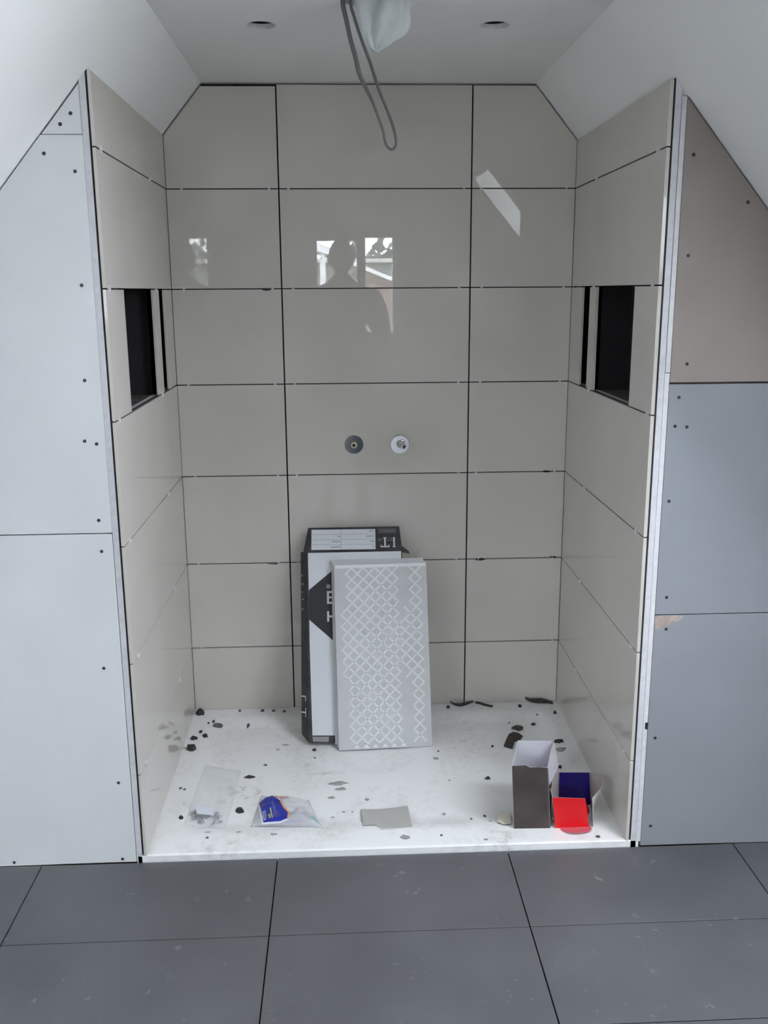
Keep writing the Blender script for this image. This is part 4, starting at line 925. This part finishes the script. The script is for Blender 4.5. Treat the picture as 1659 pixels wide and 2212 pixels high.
ph = empty('smartphone', (-0.1156, -2.238, 1.465), (math.radians(-13), 0, 0)); tag(ph, 'black smartphone held upright in both hands of the mirrored person', 'phone')
bm = bmesh.new(); add_box(bm, (-0.036, -0.004, -0.055), (0.036, 0.004, 0.055)); bmesh.ops.recalc_face_normals(bm, faces=bm.faces[:]); bmesh.ops.bevel(bm, geom=bm.edges[:], offset=0.002, segments=2, affect='EDGES'); mesh_obj('phone_body', bm, M['black'], ph)
box('screen', (-0.033, -0.0046, -0.049), (0.033, -0.0041, 0.049), M['void'], ph)
bm = bmesh.new(); add_lathe(bm, [(0.005, 0.0), (0.005, 0.001), (0.0003, 0.001)], (0, 0.0041, 0.040), (0, 1, 0), (1, 0, 0), 16); mesh_obj('lens', bm, M['glass'], ph)

# ================================================================== OUTSIDE THE GABLE WINDOW
GZ = -2.8
o = box('ground', (-30, -60, GZ - 0.2), (30, YR - 0.6, GZ), M['grass']); struct(o)
nh = empty('neighbour_house', (1.6, -14, GZ)); tag(nh, 'neighbouring house with a red tiled roof and white verge, mirrored in the tiles', 'house')
def npart(name, bm, m):
    for v in bm.verts: v.co -= V3(nh.location)
    return mesh_obj(name, bm, m, nh)
bm = bmesh.new(); add_prism(bm, [[(0.2, GZ), (7.0, GZ), (7.0, -1.0), (0.2, 1.72)]], -15.5, -12.6, FR_XZ); npart('wall', bm, M['render'])
bm = bmesh.new(); add_prism(bm, [[(0.1, 1.90), (7.2, -0.94), (7.2, -1.08), (0.1, 1.76)]], -15.7, -12.5, FR_XZ); rf = npart('roof', bm, M['brick'])
bm = bmesh.new(); add_prism(bm, [[(0.1, 1.96), (7.2, -0.88), (7.2, -0.95), (0.1, 1.89)]], -12.56, -12.42, FR_XZ); npart('verge', bm, M['white_frame'])
for k in range(9):                                                      # courses of the brick-red gable facing the window
    z = 1.75 - 0.42 * k
    bm = bmesh.new(); add_prism(bm, [clip(rect(0.22, 6.9, z - 0.40, z), 0.4, 1, 0.04 + 1.80)], -12.6, -12.52 - 0.02 * (k % 2), FR_XZ); npart('tile_course', bm, M['brick'])
sh = empty('garden_shed', (2.5, -24, GZ)); tag(sh, 'long flat-roofed outbuilding with a pale fascia, mirrored in the tiles', 'outbuilding')
for nm, lo, hi, m in (('wall', (-3.5, -27, GZ), (9, -22, 2.2), 'slate'), ('fascia', (-3.7, -27.2, 2.2), (9.2, -21.8, 2.30), 'render')):
    bm = bmesh.new(); add_box(bm, lo, hi)
    for v in bm.verts: v.co -= V3(sh.location)
    mesh_obj(nm, bm, M[m], sh)
wh = empty('white_porch', (-1.4, -12, GZ)); tag(wh, 'white gabled porch with a single post, mirrored left of the head', 'porch')
for nm, lo, hi, m in (('post', (-0.44, -12.1, GZ), (-0.35, -12.0, 2.10), 'white_frame'), ('wall', (-4.0, -14, GZ), (-0.62, -12.4, 1.85), 'render')):
    bm = bmesh.new(); add_box(bm, lo, hi)
    for v in bm.verts: v.co -= V3(wh.location)
    mesh_obj(nm, bm, M[m], wh)
bm = bmesh.new(); add_prism(bm, [[(-1.8, 2.75), (-0.22, 2.14), (-0.22, 2.02), (-1.8, 2.55), (-3.6, 2.02), (-3.6, 2.14)]], -14.0, -11.9, FR_XZ)
for v in bm.verts: v.co -= V3(wh.location)
mesh_obj('roof', bm, M['white_frame'], wh)
def tree(x, y, h, r, label, seed):
    t = empty('garden_tree', (x, y, GZ)); tag(t, label, 'tree', 'trees behind the outbuilding'); rnd = random.Random(seed)
    bm = bmesh.new(); add_tube(bm, [(0, 0, 0), (0.1, 0, h * 0.4), (0, 0.1, h * 0.8)], [0.22, 0.16, 0.06], 8); mesh_obj('trunk', bm, M['bark'], t)
    bm = bmesh.new()
    for _ in range(900):
        a, b = rnd.random() * 6.283, math.acos(rnd.uniform(-1, 1)); k = rnd.random() ** 0.4
        p = V3((r * k * math.sin(b) * math.cos(a), r * k * math.sin(b) * math.sin(a), h * 0.66 + h * 0.36 * k * math.cos(b)))
        d1 = V3((rnd.uniform(-1, 1), rnd.uniform(-1, 1), rnd.uniform(-1, 1))) * 0.32; d2 = V3((rnd.uniform(-1, 1), rnd.uniform(-1, 1), rnd.uniform(-1, 1))) * 0.32
        bm.faces.new([bm.verts.new(p), bm.verts.new(p + d1), bm.verts.new(p + d1 + d2), bm.verts.new(p + d2)])
    tag(mesh_obj('foliage', bm, M['leaf'], t), kind='stuff')
tree(0.2, -34, 6.0, 1.2, 'shorter bushy tree mirrored at the left of the right pane', 1)
tree(2.2, -40, 6.6, 1.9, 'tallest bushy tree mirrored in the right window pane', 2)
tree(5.4, -34, 6.4, 1.8, 'bushy tree rightmost behind the outbuilding', 3)
tree(-3.0, -38, 5.6, 1.4, 'low tree standing furthest left behind the outbuilding', 4)
